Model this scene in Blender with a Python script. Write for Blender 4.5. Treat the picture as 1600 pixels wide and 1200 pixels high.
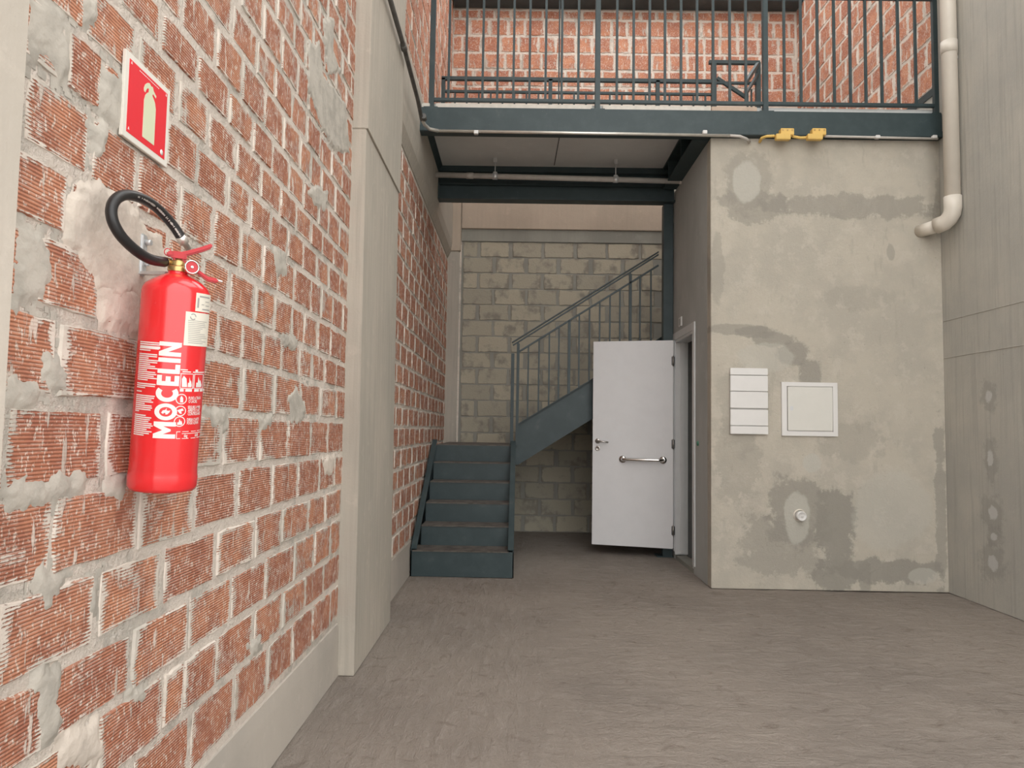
import bpy, bmesh, math, random
from mathutils import Vector, Matrix, noise as mnoise
random.seed(7)
S = bpy.context.scene
COL = S.collection
for o in list(bpy.data.objects): bpy.data.objects.remove(o, do_unlink=True)

# ------------------------------------------------------------------ camera
F_PX, YAW, PITCH, ROLL, CAM_H = 1109.0, -.0081, .0637, .0162, 1.2682
cy, sy, cp, sp, cr, sr = (math.cos(YAW), math.sin(YAW), math.cos(PITCH), math.sin(PITCH), math.cos(ROLL), math.sin(ROLL))
ex = Vector((cy, -sy, 0)); ey = Vector((sy, cy, 0)); ez = Vector((0, 0, 1))
FW = cp*ey + sp*ez; UZ = -sp*ey + cp*ez
RT = cr*ex + sr*UZ; UP = cr*UZ - sr*ex; CAM = Vector((0, 0, CAM_H))
cd = bpy.data.cameras.new('camera'); cam = bpy.data.objects.new('camera', cd); COL.objects.link(cam)
cd.sensor_fit = 'HORIZONTAL'; cd.sensor_width = 36; cd.lens = 36*F_PX/1600; cd.clip_start = .02
m = Matrix((RT, UP, -FW)).transposed().to_4x4(); m.translation = CAM; cam.matrix_world = m
S.camera = cam
def px(u, v, X=None, Y=None, Z=None):
    """pixel of the 1600x1200 photo -> point on the plane X=, Y= or Z= that the thing touches"""
    d = FW + RT*((u-800)/F_PX) - UP*((v-600)/F_PX)
    k = 0 if X is not None else 1 if Y is not None else 2
    return CAM + d*(((X, Y, Z)[k]-CAM[k])/d[k])

# ------------------------------------------------------------------ light
S.view_settings.view_transform = 'Standard'; S.view_settings.look = 'None'
S.view_settings.gamma = 1; S.view_settings.use_curve_mapping = False
S.view_settings.exposure = 1.25
W = bpy.data.worlds.new('sky'); S.world = W; W.use_nodes = True
bg = W.node_tree.nodes['Background']; bg.inputs[0].default_value = (1, .985, .965, 1); bg.inputs[1].default_value = 1.3
# ------------------------------------------------------------------ materials
class NT:
    def __init__(s, name):
        s.m = bpy.data.materials.new(name); s.m.use_nodes = True
        s.n = s.m.node_tree.nodes; s.l = s.m.node_tree.links; s.b = s.n['Principled BSDF']
    def lk(s, v, sock):
        if isinstance(v, bpy.types.NodeSocket): s.l.new(v, sock)
        elif v is not None:
            try: sock.default_value = v
            except Exception: sock.default_value = (*v, 1) if len(v) == 3 else v
    def math(s, op, a, b=None, c=None, clamp=False):
        n = s.n.new('ShaderNodeMath'); n.operation = op; n.use_clamp = clamp
        for i, v in enumerate((a, b, c)): s.lk(v, n.inputs[i])
        return n.outputs[0]
    def pos(s): return s.n.new('ShaderNodeNewGeometry').outputs['Position']
    def obj(s): return s.n.new('ShaderNodeTexCoord').outputs['Object']
    def rnd(s): return s.n.new('ShaderNodeObjectInfo').outputs['Random']
    def sep(s, v):
        n = s.n.new('ShaderNodeSeparateXYZ'); s.l.new(v, n.inputs[0]); return n.outputs
    def scale(s, v, k):
        n = s.n.new('ShaderNodeVectorMath'); n.operation = 'MULTIPLY'; s.l.new(v, n.inputs[0]); n.inputs[1].default_value = k; return n.outputs[0]
    def noise(s, v, sc, det=4, ro=.55, k=None, dist=0):
        if k: v = s.scale(v, k)
        n = s.n.new('ShaderNodeTexNoise'); s.l.new(v, n.inputs['Vector']); n.inputs['Scale'].default_value = sc
        n.inputs['Detail'].default_value = det; n.inputs['Roughness'].default_value = ro; n.inputs['Distortion'].default_value = dist
        return n.outputs['Fac']
    def ramp(s, v, a, b, lo=0., hi=1.):
        n = s.n.new('ShaderNodeMapRange'); n.interpolation_type = 'SMOOTHSTEP'; s.l.new(v, n.inputs[0])
        for i, x in enumerate((a, b, lo, hi)): n.inputs[i+1].default_value = x
        return n.outputs[0]
    def mix(s, f, a, b, mode='MIX'):
        n = s.n.new('ShaderNodeMix'); n.data_type = 'RGBA'; n.blend_type = mode
        s.lk(f, n.inputs['Factor']); s.lk(a, n.inputs['A']); s.lk(b, n.inputs['B']); return n.outputs['Result']
    def bump(s, h, st, d=.002, nrm=None):
        n = s.n.new('ShaderNodeBump'); s.l.new(h, n.inputs['Height']); n.inputs['Strength'].default_value = st; n.inputs['Distance'].default_value = d
        if nrm: s.l.new(nrm, n.inputs['Normal'])
        return n.outputs[0]
    def done(s, col, rough=.9, nrm=None, metal=0, spec=None):
        s.lk(col, s.b.inputs['Base Color']); s.lk(rough, s.b.inputs['Roughness']); s.lk(metal, s.b.inputs['Metallic'])
        if nrm: s.l.new(nrm, s.b.inputs['Normal'])
        if spec is not None: s.b.inputs['Specular IOR Level'].default_value = spec
        return s.m
    def blob(s, X, Z, cx, cz, rx, rz, nz, amp=.5, soft=.25):
        """stain of its own irregular outline, centred at cx, cz on the wall"""
        a = s.math('DIVIDE', s.math('SUBTRACT', X, cx), rx); b = s.math('DIVIDE', s.math('SUBTRACT', Z, cz), rz)
        d = s.math('SQRT', s.math('ADD', s.math('MULTIPLY', a, a), s.math('MULTIPLY', b, b)))
        d = s.math('ADD', d, s.math('MULTIPLY', s.math('SUBTRACT', nz, .5), amp*2))
        return s.ramp(d, 1+soft, 1-soft)
def srgb(r, g, b):
    f = lambda c: (c/255/12.92) if c/255 <= .04045 else ((c/255+.055)/1.055)**2.4
    return (f(r), f(g), f(b), 1)

MORTAR = (.76, .68, .60, 1); MORTAR_G = (.55, .51, .45, 1)
def mat_mortar():
    t = NT('mortar'); p = t.pos()
    n1 = t.noise(p, 5, 5, .6); n2 = t.noise(p, 60, 6, .7); n3 = t.noise(p, 17, 5, .6)
    c = t.mix(t.ramp(n1, .50, .62), MORTAR, MORTAR_G)
    c = t.mix(t.ramp(n2, .40, .7, 0, .5), c, (.80, .73, .65, 1))
    c = t.mix(t.ramp(n2, .36, .28, 0, .5), c, (.22, .2, .17, 1))
    h = t.math('ADD', t.math('MULTIPLY', n3, 1.5), n2)
    return t.done(c, .95, t.bump(h, .9, .014), spec=.15)
def mat_brick(smear=0., name='red_brick', rib=1.):
    t = NT(name); p = t.pos(); o = t.sep(t.obj()); r = t.rnd()
    z = t.sep(p)[2]
    n1 = t.noise(p, 9, 5, .6); n2 = t.noise(p, 55, 5, .65); drip = t.noise(p, 30, 4, .65, k=(1, 1, .22)); n3 = t.noise(p, 22, 4, .6)
    base = t.mix(r, (.47, .195, .12, 1), (.62, .285, .17, 1))
    base = t.mix(t.ramp(n1, .38, .62, 0, .65), base, (.37, .145, .10, 1))
    base = t.mix(t.ramp(n2, .5, .7, 0, .5), base, (.62, .33, .22, 1))
    sp_ = t.noise(p, 120, 3, .6, k=(1, 1, .5)); base = t.mix(t.ramp(sp_, .575, .63, 0, .8), base, (.76, .66, .57, 1))
    # combed ribs across the face
    w = t.math('SINE', t.math('ADD', t.math('MULTIPLY', z, 2*math.pi/.0075), t.math('MULTIPLY', n3, 3.)))
    groove = t.ramp(w, -.35, -.85)
    gv = t.math('MULTIPLY', groove, t.ramp(n1, .30, .55, .25, .85))
    base = t.mix(t.math('MULTIPLY', gv, .50*rib), base, t.mix(t.ramp(n3, .44, .58), (.14, .07, .055, 1), MORTAR))
    # cement smeared from the joints over the brick
    ax = t.math('ABSOLUTE', o[0]); az = t.math('ABSOLUTE', o[2])
    e = t.math('MAXIMUM', t.math('MULTIPLY', t.math('SUBTRACT', ax, .37), 2.9), t.math('MULTIPLY', t.math('SUBTRACT', az, .36), 2.0))
    e = t.math('MAXIMUM', e, 0.)
    sm = t.math('ADD', t.math('ADD', t.math('MULTIPLY', n1, .9), t.math('MULTIPLY', n3, .35)), t.math('ADD', e, t.math('MULTIPLY', t.math('SUBTRACT', r, .5), .16)))
    msk = t.ramp(t.math('ADD', t.math('ADD', sm, t.math('MULTIPLY', t.math('SUBTRACT', n2, .5), .6)), t.math('MULTIPLY', w, .09)), .79-smear, .87-smear)
    dr = t.math('MULTIPLY', t.ramp(drip, .60, .645), .8)
    msk2 = t.math('MAXIMUM', msk, dr)
    mc = t.mix(t.ramp(t.noise(p, 4, 4), .45, .58), (.72, .645, .57, 1), MORTAR_G)
    c = t.mix(msk2, base, mc)
    h = t.math('ADD', t.math('MULTIPLY', t.math('MULTIPLY', w, .5), t.math('SUBTRACT', 1., msk2)), t.math('ADD', t.math('MULTIPLY', msk2, 1.2), n2))
    return t.done(c, .92, t.bump(h, .6*rib+.1, .004), spec=.15)
def mat_concrete(name, a, b, streak=1., rough=.9, pit=1.):
    t = NT(name); p = t.pos()
    v = t.noise(p, 38, 4, .6, k=(1, 1, .035)); n1 = t.noise(p, 1.7, 5, .6, k=(1, 1, .55)); n2 = t.noise(p, 70, 5, .7); n3 = t.noise(p, 9, 5, .65)
    c = t.mix(t.ramp(n1, .34, .66), a, b)
    c = t.mix(t.ramp(v, .4, .7, 0, .38*streak), c, tuple(x*.68 for x in a[:3])+(1,))
    c = t.mix(t.ramp(n3, .56, .72, 0, .3), c, tuple(min(1, x*1.22) for x in a[:3])+(1,))
    c = t.mix(t.math('MULTIPLY', t.ramp(n2, .33, .27), .55*pit), c, (.12, .11, .1, 1))
    h = t.math('ADD', t.math('MULTIPLY', v, .8*streak), t.math('ADD', t.math('MULTIPLY', n2, .5), n3))
    return t.done(c, rough, t.bump(h, .35, .006), spec=.2)
def mat_box_front():
    t = NT('rough_render_box'); p = t.pos(); s = t.sep(p); X, Z = s[0], s[2]
    nz = t.noise(p, 2.6, 8, .66); n2 = t.noise(p, 26, 6, .7); n3 = t.noise(p, 7, 9, .72); n4 = t.noise(p, 90, 4, .7); n5 = t.noise(p, 13, 6, .65, k=(1, 1, .3))
    c = t.mix(t.ramp(nz, .38, .62), (.50, .462, .39, 1), (.445, .415, .355, 1))
    c = t.mix(t.ramp(n3, .53, .60, 0, .45), c, (.55, .51, .44, 1))
    c = t.mix(t.ramp(n5, .60, .68, 0, .35), c, (.36, .335, .285, 1))
    c = t.mix(t.ramp(n2, .36, .29, 0, .5), c, (.26, .245, .21, 1))
    dark = (.285, .27, .235, 1)
    for (u, v, rx, rz, k, am) in [(1330, 322, .75, .10, .6, .8), (1180, 322, .30, .13, .55, 1.), (1170, 285, .20, .26, .45, .5), (1150, 515, .25, .045, .6, .5), (1205, 530, .20, .06, .7, .6), (1240, 552, .13, .10, .75, .6), (1180, 520, .16, .05, .7, .6), (1265, 585, .09, .13, .7, .6),
                              (1120, 420, .06, .3, .4, .6), (1245, 800, .24, .28, .7, .8), (1305, 830, .17, .34, .85, .8), (1225, 850, .38, .24, .45, 1.1), (1390, 893, .42, .10, .8, .8), (1310, 905, .20, .10, .8, .8), (1350, 905, .06, .13, .6, .8),
                              (1150, 720, .2, .35, .3, 1.2), (1330, 690, .3, .15, .3, .8), (1160, 630, .20, .35, .25, .8), (1470, 800, .05, .75, .6, .9), (1470, 330, .06, .25, .5, .7), (1392, 395, .035, .07, .5, .5), (1340, 465, .3, .10, .22, .8)]:
        q = px(u, v, Y=5.893)
        c = t.mix(t.math('MULTIPLY', t.blob(X, Z, q.x, q.z, rx, rz, n3, am*1.5, .13), k), c, dark)
    pale = (.50, .485, .43, 1)
    for (u, v, rx, rz, k) in [(1165, 283, .12, .17, .8), (1245, 810, .11, .22, .75), (1270, 725, .07, .08, .8), (1200, 560, .22, .12, .5), (1390, 800, .32, .3, .45), (1440, 900, .12, .06, .6)]:
        q = px(u, v, Y=5.893)
        c = t.mix(t.math('MULTIPLY', t.blob(X, Z, q.x, q.z, rx, rz, nz, .6, .1), k), c, pale)
    h = t.math('ADD', t.math('MULTIPLY', n3, 1.6), t.math('ADD', t.math('MULTIPLY', n2, .8), t.math('MULTIPLY', n4, .35)))
    return t.done(c, .9, t.bump(h, .5, .012), spec=.2)
def mat_right_wall():
    t = NT('board_formed_concrete'); p = t.pos(); s = t.sep(p); Y, Z = s[1], s[2]
    v = t.noise(p, 30, 5, .6, k=(1, 1, .03)); n1 = t.noise(p, 1.5, 6, .62); n2 = t.noise(p, 60, 5, .7); n3 = t.noise(p, 14, 6, .68)
    c = t.mix(t.ramp(n1, .35, .65), (.47, .45, .40, 1), (.405, .395, .36, 1))
    c = t.mix(t.ramp(v, .50, .64, 0, .45), c, (.33, .32, .29, 1))
    c = t.mix(t.ramp(n3, .56, .7, 0, .25), c, (.48, .46, .42, 1))
    c = t.mix(t.ramp(n2, .34, .27, 0, .5), c, (.13, .12, .11, 1))
    for k, (u, vv, r1, r2) in enumerate([(1545, 619, .05, .045), (1547, 715, .04, .06), (1551, 802, .06, .055), (1553, 839, .045, .03), (1552, 881, .07, .06)]):
        q = px(u, vv, X=3.535)
        c = t.mix(t.math('MULTIPLY', t.blob(Y, Z, q.y, q.z, r1*2.0, r2*2.4, n3, 1.5, .3), .5), c, (.28, .275, .25, 1))
        c = t.mix(t.math('MULTIPLY', t.blob(Y, Z, q.y, q.z, r1*.8, r2*.9, n3, .9, .2), .8), c, (.55, .55, .53, 1))
    h = t.math('ADD', t.math('MULTIPLY', v, 1.2), t.math('ADD', n3, t.math('MULTIPLY', n2, .5)))
    return t.done(c, .9, t.bump(h, .4, .006), spec=.2)
def mat_floor():
    t = NT('rough_cement_floor'); p = t.pos()
    n1 = t.noise(p, .8, 5, .6); n2 = t.noise(p, 42, 6, .7); n3 = t.noise(p, 9, 6, .65, dist=.6); n4 = t.noise(p, 160, 3, .7)
    sx = t.noise(p, 12, 6, .66, k=(.5, 1.35, 1), dist=.7); sy_ = t.noise(p, 13, 6, .66, k=(1.5, .32, 1), dist=.5)
    X = t.sep(p)[0]
    side = t.ramp(t.math('ADD', X, t.math('MULTIPLY', n1, .8)), 1.0, .2)
    st = t.math('ADD', t.math('MULTIPLY', sx, t.math('SUBTRACT', 1., side)), t.math('MULTIPLY', sy_, side))
    c = t.mix(t.ramp(n1, .38, .64), (.325, .283, .245, 1), (.275, .24, .21, 1))
    c = t.mix(t.ramp(st, .47, .64, 0, .45), c, (.38, .335, .295, 1))
    c = t.mix(t.ramp(n3, .44, .3, 0, .55), c, (.19, .158, .135, 1))
    c = t.mix(t.ramp(n2, .62, .74, 0, .45), c, (.45, .40, .35, 1))
    c = t.mix(t.ramp(n2, .34, .26, 0, .6), c, (.10, .085, .07, 1))
    h = t.math('ADD', t.math('MULTIPLY', st, 2.0), t.math('ADD', t.math('MULTIPLY', n3, 1.2), t.math('ADD', t.math('MULTIPLY', n2, 1.0), t.math('MULTIPLY', n4, .35))))
    return t.done(c, .95, t.bump(h, .9, .016), spec=.15)
def mat_block():
    t = NT('cement_block'); p = t.pos(); r = t.rnd(); o = t.sep(t.obj())
    n1 = t.noise(p, 6, 5, .6); n2 = t.noise(p, 45, 5, .7)
    c = t.mix(r, (.48, .435, .34, 1), (.39, .36, .29, 1))
    c = t.mix(t.ramp(n1, .5, .66, 0, .6), c, (.27, .255, .215, 1))
    c = t.mix(t.ramp(n2, .36, .28, 0, .5), c, (.15, .14, .12, 1))
    e = t.math('MAXIMUM', t.math('MULTIPLY', t.math('SUBTRACT', t.math('ABSOLUTE', o[0]), .42), 2.6), t.math('MULTIPLY', t.math('SUBTRACT', t.math('ABSOLUTE', o[2]), .40), 1.4))
    e = t.math('MAXIMUM', e, 0.)
    c = t.mix(t.ramp(t.math('ADD', n1, e), .60, .70, 0, .7), c, (.255, .235, .20, 1))
    return t.done(c, .95, t.bump(t.math('ADD', n2, n1), .5, .008), spec=.15)
def plain(name, col, rough=.5, metal=0, var=.12, sc=8, bump=0., coat=0, spec=None):
    t = NT(name); p = t.pos(); n = t.noise(p, sc, 5, .6)
    c = t.mix(t.ramp(n, .35, .7, 0, 1), col, tuple(x*(1-var) for x in col[:3])+(1,))
    r = t.math('ADD', t.math('MULTIPLY', n, .15), rough-.07)
    if coat: t.b.inputs['Coat Weight'].default_value = coat; t.b.inputs['Coat Roughness'].default_value = .08
    return t.done(c, r, t.bump(t.noise(p, 90, 3), bump, .003) if bump else None, metal, spec)
def mat_steel():
    t = NT('slate_green_paint'); p = t.pos(); n = t.noise(p, 6, 5, .65); n2 = t.noise(p, 50, 5, .7)
    c = t.mix(t.ramp(n, .38, .66), (.027, .047, .052, 1), (.037, .059, .064, 1))
    c = t.mix(t.ramp(n2, .62, .72, 0, .35), c, (.16, .17, .165, 1))
    c = t.mix(t.ramp(n, .6, .75, 0, .3), c, (.12, .125, .115, 1))
    return t.done(c, .5, t.bump(n2, .1, .002))
M = dict(
    mortar=mat_mortar(), brick=mat_brick(), brick_up=mat_brick(-.06, 'red_brick_upper', .35),
    conc=mat_concrete('formed_concrete', (.50, .455, .39, 1), (.43, .40, .345, 1)), conc_pale=mat_concrete('pale_render', (.60, .545, .475, 1), (.53, .485, .42, 1), .25, pit=.4),
    conc_warm=mat_concrete('warm_concrete', (.52, .435, .35, 1), (.46, .385, .31, 1), .35), conc_grey=mat_concrete('grey_render', (.33, .325, .285, 1), (.27, .265, .235, 1), .3, pit=.6),
    base=mat_concrete('rough_base_render', (.50, .455, .40, 1), (.43, .395, .35, 1), .0), side=mat_concrete('grey_side_render', (.49, .505, .49, 1), (.42, .435, .42, 1), .15, pit=.5), slab=mat_concrete('slab_soffit', (.74, .76, .75, 1), (.68, .70, .69, 1), .1, pit=.3),
    front=mat_box_front(), right=mat_right_wall(), floor=mat_floor(), block=mat_block(), steel=mat_steel(),
    grey_mortar=plain('grey_mortar', (.54, .505, .445, 1), .95, var=.25, sc=14, bump=.6, spec=.15), pale_mortar=plain('pale_mortar', (.68, .605, .525, 1), .95, var=.2, sc=14, bump=.6, spec=.15),
    white=plain('white_door_lacquer', (.70, .70, .71, 1), .35, var=.03), frame=plain('white_frame', (.64, .65, .65, 1), .4, var=.05), plastic=plain('white_plastic', (.72, .71, .69, 1), .4, var=.03),
    plastic2=plain('ivory_enamel', (.68, .67, .62, 1), .4, var=.03), line=plain('seam_grey', (.50, .49, .47, 1), .8),
    pvc=plain('white_pvc', (.72, .67, .59, 1), .4, var=.08, sc=3), pvc_grey=plain('dusty_pvc', (.55, .52, .48, 1), .6, var=.15), conduit=plain('galvanised_conduit', (.72, .69, .63, 1), .35, .65, var=.15),
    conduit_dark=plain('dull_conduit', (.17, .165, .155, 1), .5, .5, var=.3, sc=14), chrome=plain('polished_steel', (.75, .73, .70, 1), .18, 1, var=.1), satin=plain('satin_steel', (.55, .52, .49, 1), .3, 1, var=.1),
    zinc=plain('zinc_plate', (.78, .80, .81, 1), .35, .6, var=.2, sc=20), black=plain('black_hardware', (.02, .022, .024, 1), .4), rubber=plain('black_rubber', (.018, .018, .019, 1), .38, var=.2),
    red=plain('red_gloss_paint', (.78, .022, .028, 1), .25, var=.05, coat=.6), red_dull=plain('red_lever_paint', (.55, .02, .03, 1), .35, var=.15), red_sign=plain('red_sign_print', (.80, .03, .045, 1), .5, var=.02),
    sign_white=plain('sign_border', (.80, .77, .70, 1), .5, var=.03), glow=plain('photoluminescent_print', (.70, .74, .52, 1), .5, var=.02), ink=plain('white_ink', (.84, .80, .78, 1), .5, var=.02),
    cream=plain('cream_paper_label', (.82, .78, .68, 1), .6, var=.04), dark_ink=plain('grey_print', (.38, .37, .36, 1), .7), brass=plain('brass', (.62, .43, .18, 1), .3, .8, var=.2, sc=30),
    yellow=plain('yellow_plastic', (.75, .50, .14, 1), .45, var=.06), timber=plain('pinkish_filler', (.55, .43, .34, 1), .9, var=.2), white_edge=plain('white_slab_edge', (.66, .63, .57, 1), .9, var=.12, sc=20),
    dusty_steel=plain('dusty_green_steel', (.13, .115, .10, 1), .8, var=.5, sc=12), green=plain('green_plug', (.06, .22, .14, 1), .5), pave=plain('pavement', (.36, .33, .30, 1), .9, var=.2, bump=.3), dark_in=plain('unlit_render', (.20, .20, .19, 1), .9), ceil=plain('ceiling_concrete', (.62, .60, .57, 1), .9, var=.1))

# ------------------------------------------------------------------ mesh helpers
class MB:
    def __init__(s): s.v = []; s.f = []; s.sm = []
    def add(s, vs, fs, smooth=False):
        o = len(s.v); s.v += [Vector(v) for v in vs]
        for f in fs: s.f.append(tuple(o+i for i in f)); s.sm.append(smooth)
        return s
    def box(s, a, b):
        x0, y0, z0 = (min(a[i], b[i]) for i in range(3)); x1, y1, z1 = (max(a[i], b[i]) for i in range(3))
        return s.add([(x0,y0,z0),(x1,y0,z0),(x1,y1,z0),(x0,y1,z0),(x0,y0,z1),(x1,y0,z1),(x1,y1,z1),(x0,y1,z1)],
                     [(0,3,2,1),(4,5,6,7),(0,1,5,4),(1,2,6,5),(2,3,7,6),(3,0,4,7)])
    def obox(s, c, ax, ay, az, hx, hy, hz):
        c = Vector(c); vs = []
        for dz in (-1, 1):
            for dx, dy in ((-1,-1),(1,-1),(1,1),(-1,1)): vs.append(c+ax*hx*dx+ay*hy*dy+az*hz*dz)
        return s.add(vs, [(0,3,2,1),(4,5,6,7),(0,1,5,4),(1,2,6,5),(2,3,7,6),(3,0,4,7)])
    def bar(s, a, b, w, h, up=(0,0,1)):
        a, b = Vector(a), Vector(b); d = (b-a); L = d.length; d.normalize(); up = Vector(up)
        if abs(d.dot(up)) > .99: up = Vector((0,1,0))
        r = d.cross(up).normalized(); u = r.cross(d)
        return s.obox((a+b)/2, r, d, u, w/2, L/2, h/2)
    def prism(s, poly, axis, a, b):
        """polygon in the two other axes, extruded along axis from a to b"""
        n = len(poly); put = {0: lambda p, q: (q, p[0], p[1]), 1: lambda p, q: (p[0], q, p[1]), 2: lambda p, q: (p[0], p[1], q)}[axis]
        vs = [put(p, a) for p in poly]+[put(p, b) for p in poly]
        return s.add(vs, [tuple(range(n))[::-1], tuple(range(n, 2*n))]+[(i, (i+1) % n, n+(i+1) % n, n+i) for i in range(n)])
    def tube(s, pts, r, n=12, caps=True):
        pts = [Vector(p) for p in pts]; k = len(pts); rs = r if isinstance(r, (list, tuple)) else [r]*k
        vs = []; u = None
        for i, p in enumerate(pts):
            d = (pts[min(i+1, k-1)]-pts[max(i-1, 0)]).normalized()
            if u is None:
                u = d.cross(Vector((0,0,1)));
                if u.length < .05: u = d.cross(Vector((0,1,0)))
                u.normalize()
            else: u = (u-d*u.dot(d)).normalized()
            w = d.cross(u)
            for j in range(n):
                a = 2*math.pi*j/n; vs.append(p+u*math.cos(a)*rs[i]+w*math.sin(a)*rs[i])
        fs = [(i*n+j, i*n+(j+1) % n, (i+1)*n+(j+1) % n, (i+1)*n+j) for i in range(k-1) for j in range(n)]
        s.add(vs, fs, True)
        if caps:
            o = len(s.v)-len(vs); s.f += [tuple(o+j for j in range(n))[::-1], tuple(o+(k-1)*n+j for j in range(n))]; s.sm += [False, False]
        return s
    def lathe(s, prof, o=(0,0,0), n=48, ax=None):
        o = Vector(o); A = Vector(ax).normalized() if ax else Vector((0,0,1))
        u = A.cross(Vector((0,1,0)) if abs(A.y) < .9 else Vector((1,0,0))).normalized(); w = A.cross(u); vs = []
        for r, z in prof:
            for j in range(n):
                a = 2*math.pi*j/n; vs.append(o+A*z+u*r*math.cos(a)+w*r*math.sin(a))
        return s.add(vs, [(i*n+j, i*n+(j+1) % n, (i+1)*n+(j+1) % n, (i+1)*n+j) for i in range(len(prof)-1) for j in range(n)], True)
    def build(s, name, mat, parent=None, local=False, bevel=0, kind=None):
        lo = Vector([min(v[i] for v in s.v) for i in range(3)]); hi = Vector([max(v[i] for v in s.v) for i in range(3)]); c = (lo+hi)/2
        if parent is None: c.z = lo.z
        me = bpy.data.meshes.new(name); me.from_pydata([v-c for v in s.v], [], s.f); me.update()
        bm = bmesh.new(); bm.from_mesh(me)
        for f, sm in zip(bm.faces, s.sm): f.smooth = sm
        bmesh.ops.recalc_face_normals(bm, faces=bm.faces)
        if bevel:
            bmesh.ops.remove_doubles(bm, verts=bm.verts, dist=1e-5)
            es = [e for e in bm.edges if len(e.link_faces) == 2 and e.calc_face_angle(0) > .6]
            bmesh.ops.bevel(bm, geom=es, offset=bevel, segments=2, affect='EDGES', clamp_overlap=True)
        bm.to_mesh(me); bm.free()
        me.materials.append(mat if not isinstance(mat, str) else M[mat])
        o = bpy.data.objects.new(name, me); COL.objects.link(o)
        if parent is not None:
            o.parent = parent
            o.location = c if local else c-WL(parent)
        else: o.location = c
        if kind: o['kind'] = kind
        return o
def WL(o):
    p = Vector(o.location)
    while o.parent: o = o.parent; p = p+Vector(o.location)
    return p
def tag(o, label=None, cat=None, group=None, kind=None):
    if label: o['label'] = label
    if cat: o['category'] = cat
    if group: o['group'] = group
    if kind: o['kind'] = kind
    return o
def thing(name, loc, label, cat, group=None, kind=None):
    o = bpy.data.objects.new(name, None); COL.objects.link(o); o.location = loc; o.empty_display_size = .1
    return tag(o, label, cat, group, kind)
def struct(o, label=None, cat=None):
    return tag(o, label, cat, kind='structure')

# ------------------------------------------------------------------ brick pieces
def unit_brick(seed, jit=.03, n=6):
    """unit block, front face at local -Y, softly broken outline (about 40 triangles)"""
    rnd = random.Random(seed); out = []
    for k in range(4):
        for i in range(n-1 if k % 2 == 0 else 2):
            t = i/((n-1) if k % 2 == 0 else 2)
            x, z = [(-.5+t, -.5), (.5, -.5+t), (.5-t, .5), (-.5, .5-t)][k]
            out.append((x+rnd.uniform(-jit, jit)*.6, z+rnd.uniform(-jit, jit)))
    N = len(out); vs = []
    for sx, sz, y in ((.965, .945, -.5), (1, 1, -.40), (1, 1, .5)): vs += [(x*sx, y, z*sz) for x, z in out]
    fs = [tuple(range(N))] + [(r*N+i, r*N+(i+1) % N, (r+1)*N+(i+1) % N, (r+1)*N+i) for r in range(2) for i in range(N)]
    me = bpy.data.meshes.new('brick'); me.from_pydata(vs, [], fs); me.update()
    bm = bmesh.new(); bm.from_mesh(me); bmesh.ops.recalc_face_normals(bm, faces=bm.faces)
    bm.to_mesh(me); bm.free()
    return me
BRICKS = {}
def brick_meshes(key, count=10, jit=.03):
    if key not in BRICKS:
        L = []
        for i in range(count):
            me = unit_brick(hash(key) % 1000+i if False else sum(map(ord, key))+i, jit); me.materials.append(M[key]); L.append(me)
        BRICKS[key] = L
    return BRICKS[key]
def lay(name, parent, key, c, w, h, rot, depth=.06, proud=.004):
    """one brick: c = centre of its face on the wall plane, rot about z"""
    o = bpy.data.objects.new(name, random.choice(brick_meshes(key))); COL.objects.link(o); o.parent = parent
    n = Vector((math.sin(rot), -math.cos(rot), 0))
    p = Vector(c) + n*(random.uniform(-.6, 1)*proud - depth/2)
    o.location = p-WL(parent); o.rotation_euler = (random.uniform(-.006, .006), random.uniform(-.008, .008), rot); o.scale = (w, depth, h)
    return o

# ================================================================== SETTING
XL, XC, XB, YB, XR, YK = -.905, -.82, 1.605, 5.893, 3.535, 8.93
TOP = 7.3
# floor
b = MB(); nx, ny = 116, 218; x0, x1, y0, y1 = -.96, 3.62, .3, 9.02
for j in range(ny+1):
    for i in range(nx+1):
        x = x0+(x1-x0)*i/nx; y = y0+(y1-y0)*j/ny
        z = .007*mnoise.noise(Vector((x*1.1, y*1.1, 0)))+.004*mnoise.noise(Vector((x*7, y*4, 3)))+.0025*mnoise.noise(Vector((x*22, y*6, 8)))
        b.v.append(Vector((x, y, z-.004)))
W1 = nx+1
b.f = [(j*W1+i, j*W1+i+1, (j+1)*W1+i+1, (j+1)*W1+i) for j in range(ny) for i in range(nx)]; b.sm = [True]*len(b.f)
floor = struct(b.build('floor', 'floor'), 'rough unfinished brown cement floor with trowel scratches', 'floor')
struct(MB().box((-14, -16, -.12), (16, .3, -.02)).build('pavement', 'pave'), 'plain cement pavement outside the open shop front', 'pavement')
b = MB(); ya = .7
for (sy0, sy1) in ((1.6, 4.8), (5.7, 8.8)):          # two unseen roof openings added for light, above shop floor and stair opening
    b.box((-1.3, ya, TOP), (3.9, sy0, TOP+.2)); b.box((-1.3, sy0, TOP), (-.5, sy1, TOP+.2)); b.box((3.2, sy0, TOP), (3.9, sy1, TOP+.2)); ya = sy1
b.box((-1.3, ya, TOP), (3.9, 9.3, TOP+.2))
struct(b.build('ceiling', 'ceil'), 'pale concrete roof with two unseen openings added to let light into the shop', 'ceiling')

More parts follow.
